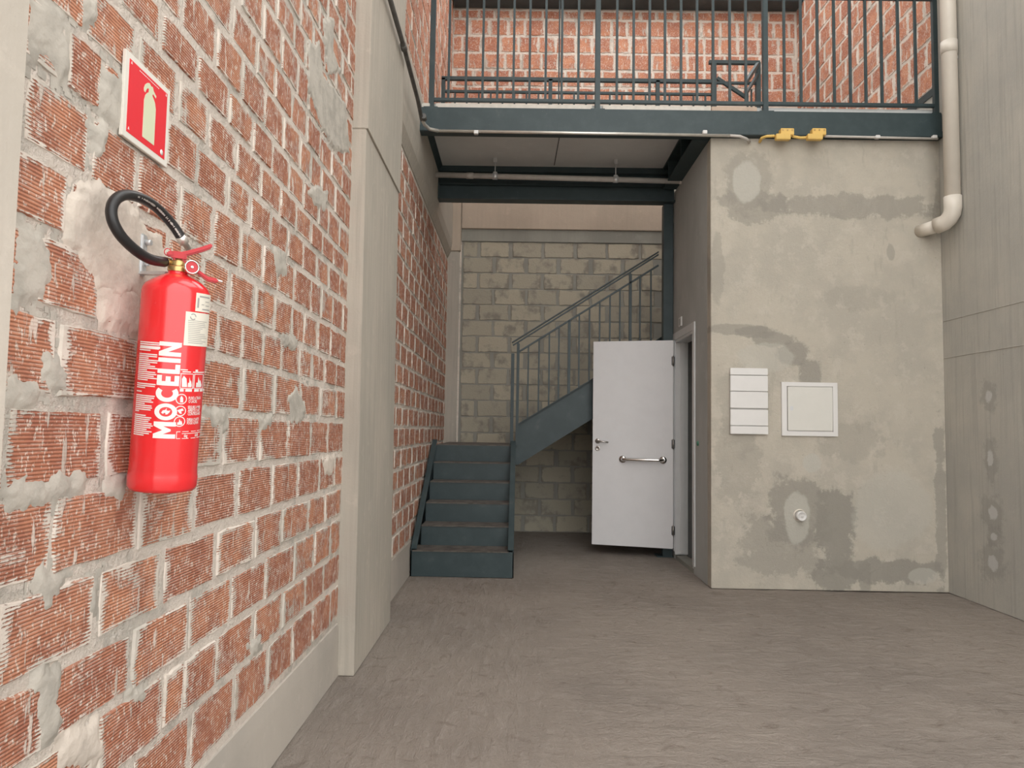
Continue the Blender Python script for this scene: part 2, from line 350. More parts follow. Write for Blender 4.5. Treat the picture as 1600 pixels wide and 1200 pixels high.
# ---- left wall, near panel
wl = struct(MB().box((-1.12, .55, 0), (XL-.003, 3.72, TOP)).build('wall_left', 'mortar'), 'red hollow brick wall with thick pale mortar joints behind the extinguisher', 'wall')
beds = [(.28,.28),(.464,.47),(.631,.625),(.782,.805),(.956,.96),(1.137,1.128),(1.306,1.299),(1.482,1.457),(1.632,1.589),(1.770,1.748),(1.925,1.911),(2.063,2.038),(2.207,2.15),(2.318,2.299),(2.463,2.452),(2.603,2.589),(2.75,2.752),(2.889,2.889),(3.005,3.02),(3.147,3.143),(3.29,3.28),(3.43,3.43),(3.58,3.58)]
def bedz(k, y): a, c = beds[k]; return a+(c-a)*max(0, min(1, (y-1.3)/2.4))
rows = {0:[296,366,418,457,488,516],1:[150,255,286,337,396,441,477,506],2:[68,204,294,362,414,459,491,516],3:[150,253,337,398,440,481,508],
 4:[80,216,303,371,425,465,499,523],5:[162,271,348,406,449,485,513],6:[88,218,311,378,428,469,500,526],7:[155,230,285,340,378,411,440,468,488,508,525],
 8:[106,200,262,316,360,398,429,456,475,496,516],9:[142,215,280,334,376,411,434,460,486,502,520],10:[103,160,208,260,308,356,392,424,450,474,495,514],
 11:[136,214,278,326,370,408,438,463,486,504,521],12:[190,252,310,357,395,426,452,475,498,513,531],13:[286,338,378,414,443,469,486,502,524],
 14:[318,363,403,430,457,480,500,518],15:[340,377,411,440,466,482,505,522],16:[395,434,460,478,500,520],17:[445,470,490,508,525],18:[458,480,500,518],19:[470,492,512,530],20:[485,505,525],21:[520,535]}
Y0, Y1 = 1.13, 3.705
for k in range(len(beds)-1):
    ys = []
    for u in rows.get(k, []):
        v = 670.9-(u-808)*0  # row height is found at that column below
        d = FW+RT*((u-800)/F_PX)-UP*((600-600)/F_PX)
        # column u on the wall plane: iterate v so that the point lies in this course
        vv = 600
        for _ in range(6):
            q = px(u, vv, X=XL); zt = (bedz(k, q.y)+bedz(k+1, q.y))/2
            vv += (q.z-zt)/ (q.y)*F_PX
        ys.append(px(u, vv, X=XL).y)
    step = .30 if k < 7 else .205
    while ys[0]-step > Y0-.05: ys.insert(0, ys[0]-step)
    while ys[-1]+step < Y1+.02: ys.append(ys[-1]+step)
    ys = [Y0]+[y for y in ys if Y0+.04 < y < Y1-.04]+[Y1]
    for a, c in zip(ys[:-1], ys[1:]):
        yc = (a+c)/2; w = c-a-random.uniform(.012, .026)
        if a == Y0 or c == Y1: w = c-a-.006
        z0, z1 = bedz(k, yc), bedz(k+1, yc); h = z1-z0-random.uniform(.02, .03)
        if w < .03: continue
        lay('brick', wl, 'brick', (XL, yc, (z0+z1)/2), w, h, math.pi/2, .07, .003)
def patch(parent, pts, X, mat, thick=.004, seed=0, name='mortar_patch', cell=.006):
    """skin of cement trowelled over the bricks: a low dome that feathers out into the wall along a ragged outline"""
    P = [(q.y, q.z) for q in (px(u, v, X=X) for u, v in pts)]; n = len(P)
    def dist(y, z):
        best = 9; ins = False
        for i in range(n):
            (ay_, az_), (by, bz) = P[i], P[(i+1) % n]
            dy, dz = by-ay_, bz-az_; k = max(0, min(1, ((y-ay_)*dy+(z-az_)*dz)/(dy*dy+dz*dz))); best = min(best, math.hypot(y-ay_-k*dy, z-az_-k*dz))
            if (az_ > z) != (bz > z) and y < (by-ay_)*(z-az_)/(bz-az_)+ay_: ins = not ins
        return best if ins else -best
    y0, y1 = min(p[0] for p in P)-.03, max(p[0] for p in P)+.03; z0, z1 = min(p[1] for p in P)-.03, max(p[1] for p in P)+.03
    ny_, nz_ = int((y1-y0)/cell)+1, int((z1-z0)/cell)+1; idx = {}; b = MB(); hh = {}
    for i in range(ny_+1):
        for j in range(nz_+1):
            y, z = y0+i*cell, z0+j*cell
            w = .018*mnoise.noise(Vector((y*28, z*28, seed*3.7)))+.010*mnoise.noise(Vector((y*75, z*75, seed)))
            d = dist(y, z)+w; h = max(-1, min(1, d/.012))*thick+.0012*mnoise.noise(Vector((y*60, z*60, 9)))
            idx[i, j] = len(b.v); hh[i, j] = h; b.v.append(Vector((X+.0015+h, y, z)))
    for i in range(ny_):
        for j in range(nz_):
            c4 = [(i, j), (i+1, j), (i+1, j+1), (i, j+1)]
            if max(hh[c] for c in c4) > -thick*.9: b.f.append(tuple(idx[c] for c in c4)); b.sm.append(True)
    used = sorted({k for f in b.f for k in f}); mp = {k: i for i, k in enumerate(used)}
    b.v = [b.v[k] for k in used]; b.f = [tuple(mp[k] for k in f) for f in b.f]
    return b.build(name, mat, parent)
for i, (pts, mt) in enumerate([
    ([(46,0),(62,0),(97,25),(108,70),(104,115),(92,125),(72,80),(44,95)], 'grey_mortar'), ([(161,112),(196,122),(200,198),(176,192),(148,160)], 'grey_mortar'),
    ([(142,190),(168,205),(168,228),(155,252),(146,235)], 'grey_mortar'), ([(132,6),(150,2),(150,30),(138,40),(132,30)], 'grey_mortar'),
    ([(122,296),(150,286),(182,300),(205,330),(258,385),(290,430),(222,470),(150,452),(108,372),(106,325)], 'pale_mortar'),
    ([(34,350),(60,368),(80,432),(52,468),(26,482)], 'grey_mortar'), ([(150,440),(222,452),(218,520),(160,500)], 'pale_mortar'),
    ([(480,70),(498,62),(504,115),(540,165),(546,240),(522,232),(500,196),(482,140)], 'grey_mortar'), ([(505,30),(522,28),(520,80),(532,110),(512,118),(508,70)], 'grey_mortar'),
    ([(52,1045),(92,1050),(92,1152),(58,1160)], 'grey_mortar'), ([(8,756),(60,752),(130,742),(132,772),(8,794)], 'grey_mortar'),
    ([(70,560),(92,556),(104,585),(98,610),(72,600),(66,580)], 'grey_mortar'), ([(18,596),(48,600),(70,614),(40,628),(17,622)], 'grey_mortar'),
    ([(450,620),(462,600),(478,640),(468,662),(452,660)], 'grey_mortar'), ([(440,518),(464,530),(460,546),(442,538)], 'grey_mortar'),
    ([(480,300),(496,290),(512,300),(508,330),(490,318)], 'grey_mortar'), ([(424,390),(446,398),(448,430),(430,424)], 'grey_mortar'),
    ([(320,640),(356,646),(356,672),(330,668)], 'grey_mortar'), ([(402,652),(424,648),(422,668),(408,674)], 'grey_mortar'),
    ([(504,718),(522,712),(518,742),(508,740)], 'pale_mortar'), ([(60,895),(98,900),(92,925),(72,948),(56,925)], 'grey_mortar'),
    ([(200,1078),(226,1070),(224,1092),(198,1104)], 'grey_mortar'), ([(140,905),(152,905),(150,955),(138,955)], 'grey_mortar'),
    ([(388,1010),(406,995),(408,1010),(394,1024)], 'grey_mortar'), ([(90,1150),(150,1130),(165,1180),(95,1200)], 'pale_mortar'),
    ([(170,745),(196,742),(190,775),(168,770)], 'grey_mortar')]):
    patch(wl, pts, XL, mt, .0035+.0003*(i % 5), i)
# rendered foot of the wall
b = MB(); b.prism([(XL-.03, 0), (XL+.012, 0), (XL+.008, .2), (XL+.004, .262), (XL-.03, .27)], 1, 1.1, 3.72)
o = b.build('render_base', 'base', wl); o['label'] = 'smooth grey render along the foot of the brick wall'

# ---- columns on the left
b = MB(); b.box((-1.12, .45, 0), (-.84, 1.165, TOP))
struct(b.build('concrete_pillar', 'conc_pale', bevel=.008), 'smooth pale rendered pillar at the street end of the brick wall', 'pillar')
b = MB()
def frus(bm_, xa, xb, y0, y1, z0, z1, xw=-1.12):
    bm_.add([(xw,y0,z0),(xa,y0,z0),(xa,y1,z0),(xw,y1,z0),(xw,y0,z1),(xb,y0,z1),(xb,y1,z1),(xw,y1,z1)], [(0,3,2,1),(4,5,6,7),(0,1,5,4),(1,2,6,5),(2,3,7,6),(3,0,4,7)])
col = thing('concrete_column', (-.9, 4.2, 0), 'board-formed concrete column projecting from the brick wall', 'column', kind='structure')
b = MB(); frus(b, -.812, -.832, 3.70, 4.74, 0, 2.862); b.build('shaft', 'conc', col, bevel=.003)
b = MB(); frus(b, -.823, -.80, 3.697, 4.745, 2.862, TOP); b.build('upper_pour', 'conc', col, bevel=.003)
ring = struct(MB().prism([(-1.12, 3.43), (-.914, 3.43), (-.875, 3.52), (-.86, 3.62), (-.86, 4.10), (-1.12, 4.10)], 1, 4.74, 8.93).build('trim_1', 'conc'), 'long concrete ring beam along the left wall at mezzanine level', 'beam')

# ---- left wall, rear panel (under the ring beam) and above it
def brick_field(parent, key, mode, plane, a0, a1, z0, z1, bw, bh, rot, off=.5, gap=.018, proud=.003, names='brick', limit=None, wvar=.0):
    k = 0; z = z0
    while z+bh*.5 < z1:
        zt = min(z+bh, z1); a = a0-(bw*off if k % 2 else 0)-random.uniform(0, .04)
        while a < a1-.03:
            e = min(a+bw*random.uniform(1-wvar, 1+wvar), a1); s = max(a, a0)
            if e-s > .05:
                c = (e+s)/2; p = (plane, c, (z+zt)/2) if mode == 'x' else (c, plane, (z+zt)/2)
                lay(names, parent, key, p, e-s-gap, zt-z-gap-random.uniform(0, .006), rot, .06, proud)
            a = e
        z = zt; k += 1
wlr = struct(MB().box((-1.12, 4.74, 0), (-.921, 8.93, 3.43)).build('wall_left_rear', 'mortar'), 'red brick wall beside the staircase behind the concrete column', 'wall')
brick_field(wlr, 'brick', 'x', -.915, 4.76, 8.93, .29, 3.41, .30, .1635, math.pi/2, gap=.02)
b = MB(); b.prism([(-.95, 0), (-.902, 0), (-.908, .2), (-.912, .28), (-.95, .285)], 1, 4.74, 6.3); b.build('render_base', 'base', wlr)
wlu = struct(MB().box((-1.12, 4.74, 4.10), (-.921, 8.93, TOP)).build('wall_left_upper', 'mortar'), 'red brick wall on the left above the mezzanine floor', 'wall')
brick_field(wlu, 'brick_up', 'x', -.915, 4.76, 8.93, 4.11, TOP, .30, .20, math.pi/2, gap=.025)

# ---- back wall: blocks below, lintel, bricks above
wb = struct(MB().box((-1.12, YK+.008, 0), (XR+.1, YK+.2, TOP)).build('wall_back', 'mortar'), 'back wall of cement blocks under a concrete lintel with red bricks above', 'wall')
for k in range(18):
    zt = 3.655-.203*k; zb = max(.0, zt-.203); a = -.735-(.2 if k % 2 == 0 else 0)
    if k == 1: a = -.735
    while a < 1.65:
        s, e = max(a, -.735), a+.41
        if e-s > .06: lay('block', wb, 'block', ((s+e)/2, YK, (zt+zb)/2), e-s-random.uniform(.02, .05), zt-zb-.014, 0, .06, .004)
        a = e
MB().box((-.745, YK-.03, 3.815), (XR, YK+.1, 4.22)).build('lintel', 'conc_warm', wb, bevel=.006)['label'] = 'warm pinkish cast concrete lintel'
MB().box((-.745, YK-.012, 3.658), (XR, YK+.05, 3.815)).build('mortar_band', 'conc_grey', wb)
MB().box((-.97, YK-.045, 3.52), (-.755, YK+.05, 4.22)).build('column_head', 'conc_warm', wb, bevel=.006)
MB().box((-.955, YK-.035, 0), (-.765, YK+.05, 3.52)).build('corner_column', 'conc', wb, bevel=.01)
MB().box((-.92, YK-.012, 4.22), (XR, YK+.05, 4.56)).build('upper_band', 'conc_grey', wb)
MB().box((-.74, YK+.004, 0), (XR, YK+.02, 3.657)).build('block_joints', 'conc_grey', wb)
brick_field(wb, 'brick_up', 'y', YK, -.92, XR, 4.565, 6.73, .235, .2265, 0, gap=.026, wvar=.16)
struct(MB().box((-.9, YK-.25, 6.735), (XR, YK-.02, 7.0)).build('roof_beam', 'steel', bevel=.004), 'dark painted steel beam at the head of the back wall', 'beam')

# ---- right wall
b = MB(); b.prism([(.55, 0), (9.1, 0), (9.1, 4.19), (5.94, 4.19), (5.94, TOP), (.55, TOP)], 0, XR, XR+.2)
wr = struct(b.build('wall_right', 'right'), 'grey board-formed concrete wall with filled tie holes on the right', 'wall')
for z in (2.222, 1.915): MB().prism([(XR-.004, z-.002), (XR+.01, z-.008), (XR+.01, z+.006), (XR-.003, z+.003)], 1, 2.5, 5.89).build('board_joint', 'right', wr)
wru = struct(MB().box((XR+.012, 5.94, 4.19), (XR+.2, 9.1, TOP)).build('wall_right_upper', 'mortar'), 'red brick wall on the right above the mezzanine', 'wall')
brick_field(wru, 'brick_up', 'x', XR+.006, 5.95, 8.92, 4.26, 6.8, .27, .2265, -math.pi/2, gap=.026)
MB().box((XR-.01, 5.95, 4.19), (XR+.05, 8.93, 4.255)).build('steel_angle', 'steel', wru)

# ---- the small room (box) on the right
BT = 3.765
wf = struct(MB().box((XB, YB, 0), (XR, YB+.12, BT)).build('wall_room_front', 'front', bevel=.004), 'rough stained cement render wall carrying the two white panels', 'wall')
E_ = .085                                   # finished-floor level of the door
DY0, DY1, DZ = 6.47, 7.235, E_+2.12
b = MB(); b.box((XB, YB+.12, 0), (XB+.12, DY0, BT)); b.box((XB, DY1, 0), (XB+.12, 7.39, BT)); b.box((XB, DY0, DZ), (XB+.12, DY1, BT))
ws = struct(b.build('wall_room_side', 'side'), 'grey rendered side wall around the open white door', 'wall')
MB().box((XB+.005, DY0, -.02), (XB+.115, DY1, .035)).build('threshold', 'conc_grey', ws)
struct(MB().box((XB+.12, 7.27, 0), (XR, 7.39, BT)).build('wall_room_rear', 'dark_in'), 'unseen plain rear wall inside the small room', 'wall')

# ---- mezzanine
sl_ = struct(MB().box((-.86, 5.93, 3.99), (XR, 7.44, 4.05)).build('mezzanine_slab', 'slab'), 'pale grey mezzanine floor slab carried on steel beams', 'slab')
for (u0, u1, mt) in [(660, 671, 'white_edge'), (681, 925, 'white_edge'), (942, 1111, 'white_edge'), (1112, 1183, 'timber')]:
    a, c = px(u0, 166, Y=5.86), px(u1, 169, Y=5.86)
    MB().box((a.x, 5.86, 3.981), (c.x, 5.94, 4.025)).build('slab_edge', mt, sl_, bevel=.004)
q0, q1 = px(874, 214, Z=3.99), px(866, 258, Z=3.99)
MB().bar((q0.x, q0.y, 3.989), (q1.x, min(q1.y, 7.2), 3.989), .008, .004).build('panel_joint', 'black', sl_)
def ibeam_x(name, x0, x1, y, z0, z1, w, label, tf=.012):
    t = thing(name, ((x0+x1)/2, y, z0), label, 'beam', kind='structure')
    MB().box((x0, y-w/2, z0), (x1, y+w/2, z0+tf)).build('bottom_flange', 'steel', t)
    MB().box((x0, y-w/2, z1-tf), (x1, y+w/2, z1)).build('top_flange', 'steel', t)
    MB().box((x0, y-.008, z0+tf), (x1, y+.008, z1-tf)).build('web', 'steel', t); return t
fb = thing('steel_beam', (1.3, YB, BT), 'long dark green steel beam along the mezzanine edge over the rendered wall', 'beam', kind='structure')
MB().box((-.895, 5.84, BT+.055), (XR-.002, 5.93, 3.98)).build('web', 'steel', fb, bevel=.003)
MB().box((-.895, 5.826, BT+.002), (XR-.002, 5.94, BT+.055)).build('bottom_flange', 'steel', fb, bevel=.004)
rb = thing('steel_beam', (.4, 7.29, 3.648), 'dark green steel beam across the stair end, behind the hung pipe', 'beam', kind='structure')
MB().box((-.86, 7.22, 3.648), (1.60, 7.36, 3.664)).build('bottom_flange', 'steel', rb)
MB().box((-.86, 7.27, 3.664), (1.60, 7.29, 3.97)).build('web', 'steel', rb)
MB().box((-.86, 7.22, 3.80), (1.60, 7.275, 3.815)).build('stiffener', 'steel', rb)
MB().box((-.86, 7.20, 3.93), (1.60, 7.36, 3.989)).build('top_flange', 'steel', rb)
MB().box((-.86, 7.225, 3.67), (-.845, 7.27, 3.92)).build('end_plate', 'steel', rb)
sb = thing('steel_beam', (1.53, 6.6, BT), 'short dark green steel beam on top of the grey side wall', 'beam', kind='structure')
MB().box((1.465, 5.945, BT+.002), (1.725, 7.2, BT+.016)).build('bottom_flange', 'steel', sb)
MB().box((1.59, 5.945, BT+.016), (1.61, 7.2, 3.975)).build('web', 'steel', sb)
MB().box((1.465, 5.945, 3.97), (1.725, 7.2, 3.989)).build('top_flange', 'steel', sb)
for y in (6.4, 6.95): MB().box((1.47, y, BT+.016), (1.59, y+.012, 3.97)).build('stiffener', 'steel', sb)
la = struct(MB().prism([(-.86, 3.93), (-.815, 3.985), (-.86, 3.985)], 1, 5.95, 7.2).build('trim_2', 'steel'), 'thin dark steel angle where the slab meets the ring beam', 'angle')
cl = thing('steel_column', (1.547, 7.345, 0), 'dark green square steel column beside the grey side wall', 'column', kind='structure')
MB().box((1.497, 7.295, .012), (1.597, 7.395, 3.646)).build('shaft', 'steel', cl, bevel=.006)
MB().box((1.44, 7.29, 0), (1.60, 7.45, .012)).build('base_plate', 'steel', cl)

# ================================================================== DOOR
def door():
    t = thing('door_1', (XB, 6.85, E_), 'white door standing open with a steel grab bar', 'door', kind='structure')
    fr = MB().box((XB-.012, 6.41, E_-.012), (XB+.002, 6.485, DZ+.07)).build('casing', 'frame', t, bevel=.003)
    MB().box((XB-.012, DY1-.015, E_-.012), (XB+.002, 7.29, DZ+.07)).build('casing', 'frame', t, bevel=.003)
    MB().box((XB-.012, 6.485, DZ-.005), (XB+.002, DY1-.015, DZ+.07)).build('casing', 'frame', t, bevel=.003)
    MB().box((XB-.004, DY1-.03, E_-.04), (XB+.125, DY1-.001, DZ)).build('jamb', 'frame', t, bevel=.002)
    MB().box((XB-.004, DY0+.001, E_-.04), (XB+.125, DY0+.03, DZ)).build('jamb', 'frame', t, bevel=.002)
    MB().box((XB-.004, DY0+.03, DZ-.03), (XB+.125, DY1-.03, DZ)).build('head_jamb', 'frame', t, bevel=.002)
    MB().box((XB+.045, DY1-.045, E_-.03), (XB+.085, DY1-.03, DZ-.03)).build('stop', 'frame', t)
    MB().box((XB+.045, DY0+.03, E_-.03), (XB+.085, DY0+.045, DZ-.03)).build('stop', 'frame', t)
    h = Vector((1.575, 7.20, 0)); e = Vector((.788, 7.41, 0)); d = (e-h).normalized(); L = (e-h).length
    nrm = Vector((d.y, -d.x, 0));  nrm = nrm if nrm.y < 0 else -nrm        # towards the viewer
    up = Vector((0, 0, 1)); mid = (h+e)/2-nrm*.018+up*(E_+1.065)
    lf = MB().obox(mid, d, nrm, up, L/2, .018, 1.05).build('leaf', 'white', t, bevel=.002)
    def on(u, v):                                                      # pixel on the leaf's face
        r = FW+RT*((u-800)/F_PX)-UP*((v-600)/F_PX); k = (h-CAM).dot(nrm)/r.dot(nrm); return CAM+r*k
    MB().obox(h+d*-.004-nrm*.018+up*(E_+1.065), d, nrm, up, .003, .016, 1.045).build('edge_band', 'frame', lf)
    for v in (564, 694, 829):
        p = on(1050, v); hg = MB().obox(p-d*.012+nrm*.003, d, nrm, up, .016, .004, .045).build('hinge', 'black', lf, bevel=.003)
        MB().tube([p-d*.012+nrm*.006-up*.05, p-d*.012+nrm*.006+up*.05], .007, 10).build('hinge', 'satin', lf)
    p = on(934, 689)
    MB().lathe([(0, .010), (.024, .010), (.026, .006), (.026, 0)], p, 24, nrm).build('handle_rose', 'satin', lf)
    q = p+nrm*.05
    MB().tube([p+nrm*.005, p+nrm*.035, q-d*.012, q-d*.05-up*.004, q-d*.115-up*.012], .0095, 10).build('lever_handle', 'satin', lf)
    p = on(934, 700.5)
    MB().lathe([(0, .004), (.009, .004), (.010, .009), (.024, .009), (.026, .006), (.026, 0)], p, 24, nrm).build('key_rose', 'satin', lf)
    a, c = on(973, 717.5), on(1036, 719)
    for p in (a, c): MB().lathe([(.017, .013), (.036, .010), (.038, .004), (.038, 0)], p, 28, nrm).build('flange', 'chrome', lf)
    MB().tube([a, a+nrm*.035, a+nrm*.055+(c-a)*.05, a+nrm*.06+(c-a)*.12, c+nrm*.06-(c-a)*.12, c+nrm*.055-(c-a)*.05, c+nrm*.035, c], .0165, 14).build('grab_bar', 'chrome', lf)
    return t
door()
p = px(1064, 503, X=XB)
t = thing('wall_plate', (XB, p.y, p.z-.045), 'small white blank switch plate above the door frame', 'plate')
MB().box((XB-.012, p.y-.055, p.z-.047), (XB, p.y+.055, p.z+.047)).build('rim', 'plastic', t, bevel=.003)
MB().box((XB-.0135, p.y-.03, p.z-.032), (XB-.011, p.y+.03, p.z+.032)).build('centre', 'side', t)
p = px(1091, 693, X=XB)
tag(MB().lathe([(0, -.012), (.018, -.012), (.022, -.004), (.022, .003)], p, 14, (1, 0, 0)).build('conduit_stub', 'green'), 'small dark green conduit stub in the side wall by the door', 'conduit')

# ================================================================== FRONT WALL FITTINGS
def breaker():
    a, c = px(1139.5, 575, Y=YB), px(1198.5, 679, Y=YB); x0, x1, z0, z1 = a.x, c.x, c.z, a.z
    t = thing('breaker_panel', ((x0+x1)/2, YB, z0), 'white plastic breaker panel with three stacked covers on rendered wall', 'panel')
    MB().box((x0+.004, YB-.012, z0+.004), (x1-.004, YB, z1-.004)).build('backplate', 'line', t)
    H_ = z1-z0; f = [(575, 586.2), (586.8, 611.7), (612.3, 638.4), (640.4, 665.6), (666.2, 679)]
    for i, (v0, v1) in enumerate(f):
        za, zb = z1-(v0-575)/104*H_, z1-(v1-575)/104*H_
        MB().box((x0, YB-.03, zb+.001), (x1, YB-.011, za-.001)).build('cover' if 0 < i < 4 else 'end_strip', 'plastic', t, bevel=.003)
breaker()
def access():
    a, c = px(1220, 597, Y=YB), px(1308, 682, Y=YB); x0, x1, z0, z1 = a.x, c.x, c.z, a.z
    i0, i1 = px(1228, 603.5, Y=YB), px(1300.5, 674.5, Y=YB)
    t = thing('access_panel', ((x0+x1)/2, YB, z0), 'square ivory metal cover with a hinged flush door on rendered wall', 'panel')
    b = MB(); b.box((x0, YB-.018, z0), (i0.x, YB, z1)); b.box((i1.x, YB-.018, z0), (x1, YB, z1)); b.box((i0.x, YB-.018, z0), (i1.x, YB, i1.z)); b.box((i0.x, YB-.018, i0.z), (i1.x, YB, z1))
    b.build('frame', 'plastic', t)
    MB().box((i0.x, YB-.004, i1.z), (i1.x, YB, i0.z)).build('recess', 'line', t)
    d = MB().box((i0.x+.007, YB-.021, i1.z+.004), (i1.x-.003, YB-.005, i0.z-.004)).build('panel_door', 'plastic2', t, bevel=.002)
    q = px(1237, 638, Y=YB-.021); MB().box((q.x-.013, YB-.0235, q.z-.018), (q.x+.013, YB-.0205, q.z+.018)).build('latch', 'frame', d, bevel=.001)
access()
p = px(1249, 805, Y=YB)
t = thing('capped_pipe', (p.x, YB, p.z-.05), 'round white plastic pipe stub with cap, low on the rendered wall', 'pipe')
MB().lathe([(.05, 0), (.05, .008), (.043, .014)], p, 28, (0, -1, 0)).build('collar', 'pvc', t)
MB().lathe([(.040, .0), (.040, .042), (.036, .048), (.030, .046), (.026, .040), (0, .040)], p+Vector((.004, 0, -.004)), 28, (0, -1, 0)).build('cap', 'plastic', t)
MB().box((p.x-.002, YB-.05, p.z-.010), (p.x+.016, YB-.038, p.z-.004)).build('key', 'line', t)

# ================================================================== STAIRS
SX0, SX1, SY, TD, RH, H1 = -.895, -.012, 6.16, .28, .1755, .217
def stairs():
    t = thing('staircase', ((SX0+SX1)/2, SY, 0), 'dark green steel staircase with closed risers and railing turning right at a landing', 'staircase')
    n = 6
    for k in range(n):
        y = SY+TD*k; z = H1+RH*k
        zb = 0.0 if k == 0 else z-RH
        xa, xb = (SX0, SX1) if k == 0 else (SX0+.05, SX1-.048)
        MB().box((xa, y, zb), (xb, y+.006, z)).build('riser', 'steel', t)
        ye = y+TD+.006 if k < n-1 else YK-.04
        MB().box((SX0+.05 if k else SX0+.012, y-.008, z-.006), (SX1-.048, ye, z+.004)).build('tread' if k < n-1 else 'landing_plate', 'dusty_steel', t)
    yl = SY+TD*(n-1); zl = H1+RH*(n-1)
    def stringer(x0, x1):
        sl = RH/TD
        for (a, w) in ((x0, .008), (x1-.008, .008)): pass
        prof = [(SY, 0), (SY, H1+.015), (yl, zl+.05), (yl, zl-.20), (SY+.34, .0)]
        face = x0 if x0 < -.5 else x1-.008
        b = MB(); b.prism(prof, 0, face, face+.008)
        s_ = b.build('stringer', 'steel', t)
        d0, d1 = Vector(((x0+x1)/2, SY, H1+.015)), Vector(((x0+x1)/2, yl, zl+.05))
        MB().bar(d0, d1, x1-x0, .008).build('flange', 'steel', s_)
        MB().bar(Vector(((x0+x1)/2, SY+.3, .004)), Vector(((x0+x1)/2, yl, zl-.20)), x1-x0, .008).build('flange', 'steel', s_)
    stringer(SX0, SX0+.05); stringer(SX1-.05, SX1)
    MB().box((SX0, yl-.01, zl-.20), (SX1, yl-.004, zl-.006)).build('landing_edge', 'steel', t)
    # upper flight along the back wall, rising to the right
    ys0, ys1 = yl, YK-.06; m_ = 12
    for k in range(m_):
        x = .005+TD*k; z = zl+RH*(k+1)
        if x > XR-.3: break
        MB().box((x, ys0+.03, z-RH), (x+.006, ys1, z)).build('riser', 'steel', t)
        MB().box((x-.008, ys0+.03, z-.006), (x+TD+.006, ys1, z+.004)).build('tread', 'steel', t)
    xe = XR-.03
    f = lambda x: zl+RH+(x-.005)*RH/TD
    prof = [(-.012, zl-.20), (.02, zl-.2), (xe, f(xe)-.22-.12), (xe, f(xe)+.05), (.0, f(0)+.05), (-.012, f(0)+.0)]
    for y in (ys0, ys1-.008):
        s_ = MB().prism(prof, 1, y, y+.008).build('stringer', 'steel', t)
        MB().bar((.0, y-.02 if y == ys0 else y, f(0)+.052), (xe, y-.02 if y == ys0 else y, f(xe)+.052), .05, .008).build('flange', 'steel', s_)
    MB().box((-.075, yl+.012, 0), (-.04, yl+.052, 2.08)).build('landing_post', 'steel', t, bevel=.003)
    MB().box((-.86, YK-.14, 0), (-.80, YK-.08, zl-.006)).build('landing_post', 'steel', t)
    # railing of the upper flight
    r = t
    Yr = yl-.02
    A, B = px(800, 535.5, Y=Yr), px(1031, 392.5, Y=Yr); sl = (B.z-A.z)/(B.x-A.x)
    hr = lambda x: A.z+(x-A.x)*sl
    xe2 = 1.49
    MB().bar((A.x, Yr, A.z), (xe2, Yr, hr(xe2)), .05, .012).build('handrail', 'steel', r)
    MB().bar((A.x+.01, Yr, A.z-.028), (xe2, Yr, hr(xe2)-.028), .03, .014).build('handrail', 'steel', r)
    xs = px(811, 549, Y=Yr); sub = lambda x: xs.z-.004+(x-xs.x)*sl
    MB().bar((xs.x, Yr, sub(xs.x)), (xe2, Yr, sub(xe2)), .03, .018).build('sub_rail', 'steel', r)
    for u in (825.5, 842, 858, 873, 904.5, 920.5, 936.5, 952.5, 968, 999.6, 1016.7):
        x = px(u, 560, Y=Yr).x; MB().box((x-.008, Yr-.008, f(x)+.05), (x+.008, Yr+.008, sub(x))).build('baluster', 'steel', r)
    for u in (809.5, 889, 984.3):
        x = px(u, 560, Y=Yr).x; w = .015
        MB().box((x-w, Yr-w, zl if u < 820 else f(x)+.05), (x+w, Yr+w, hr(x)-.05 if u != 889 else sub(x))).build('post', 'steel', r, bevel=.003)
        if u != 889: MB().box((x-.006, Yr-.006, hr(x)-.06), (x+.006, Yr+.006, hr(x)-.03)).build('handrail_stud', 'steel', r)
stairs()

# ================================================================== MEZZANINE RAILINGS
def front_rail():
    Y = 5.90; base = 3.98
    t = thing('mezzanine_railing', (1.3, Y, base), 'dark green guard railing along the mezzanine edge with vertical bars', 'railing')
    X = lambda u: px(u, 80, Y=Y).x
    posts = [676, 934, 1195, 1461]
    for u in posts:
        x = X(u); MB().box((x-.022, Y-.022, base), (x+.022, Y+.022, 5.16)).build('post', 'steel', t, bevel=.004)
        MB().box((x-.06, Y-.045, base), (x+.06, Y+.03, base+.012)).build('base_plate', 'steel', t)
    xa, xb = X(676), X(1461)
    MB().box((xa, Y-.015, 4.055), (xb, Y+.015, 4.085)).build('bottom_rail', 'steel', t, bevel=.003)
    MB().box((xa, Y-.015, 5.0), (xb, Y+.015, 5.03)).build('sub_rail', 'steel', t, bevel=.003)
    MB().box((xa-.03, Y-.025, 5.13), (XR-.004, Y+.025, 5.165)).build('handrail', 'steel', t, bevel=.003)
    for u in (702, 729, 755, 778, 803, 828, 853, 878, 904, 964, 990, 1015, 1039, 1064, 1089, 1114, 1140, 1165, 1225, 1251, 1277, 1303, 1328, 1352, 1377, 1403, 1430):
        x = X(u); MB().box((x-.010, Y-.010, 4.085), (x+.010, Y+.010, 5.0)).build('baluster', 'steel', t)
    x = X(874); MB().box((x-.006, Y+.02, 4.05), (x+.006, Y+.03, 5.1)).build('flat_bar', 'steel', t)
front_rail()
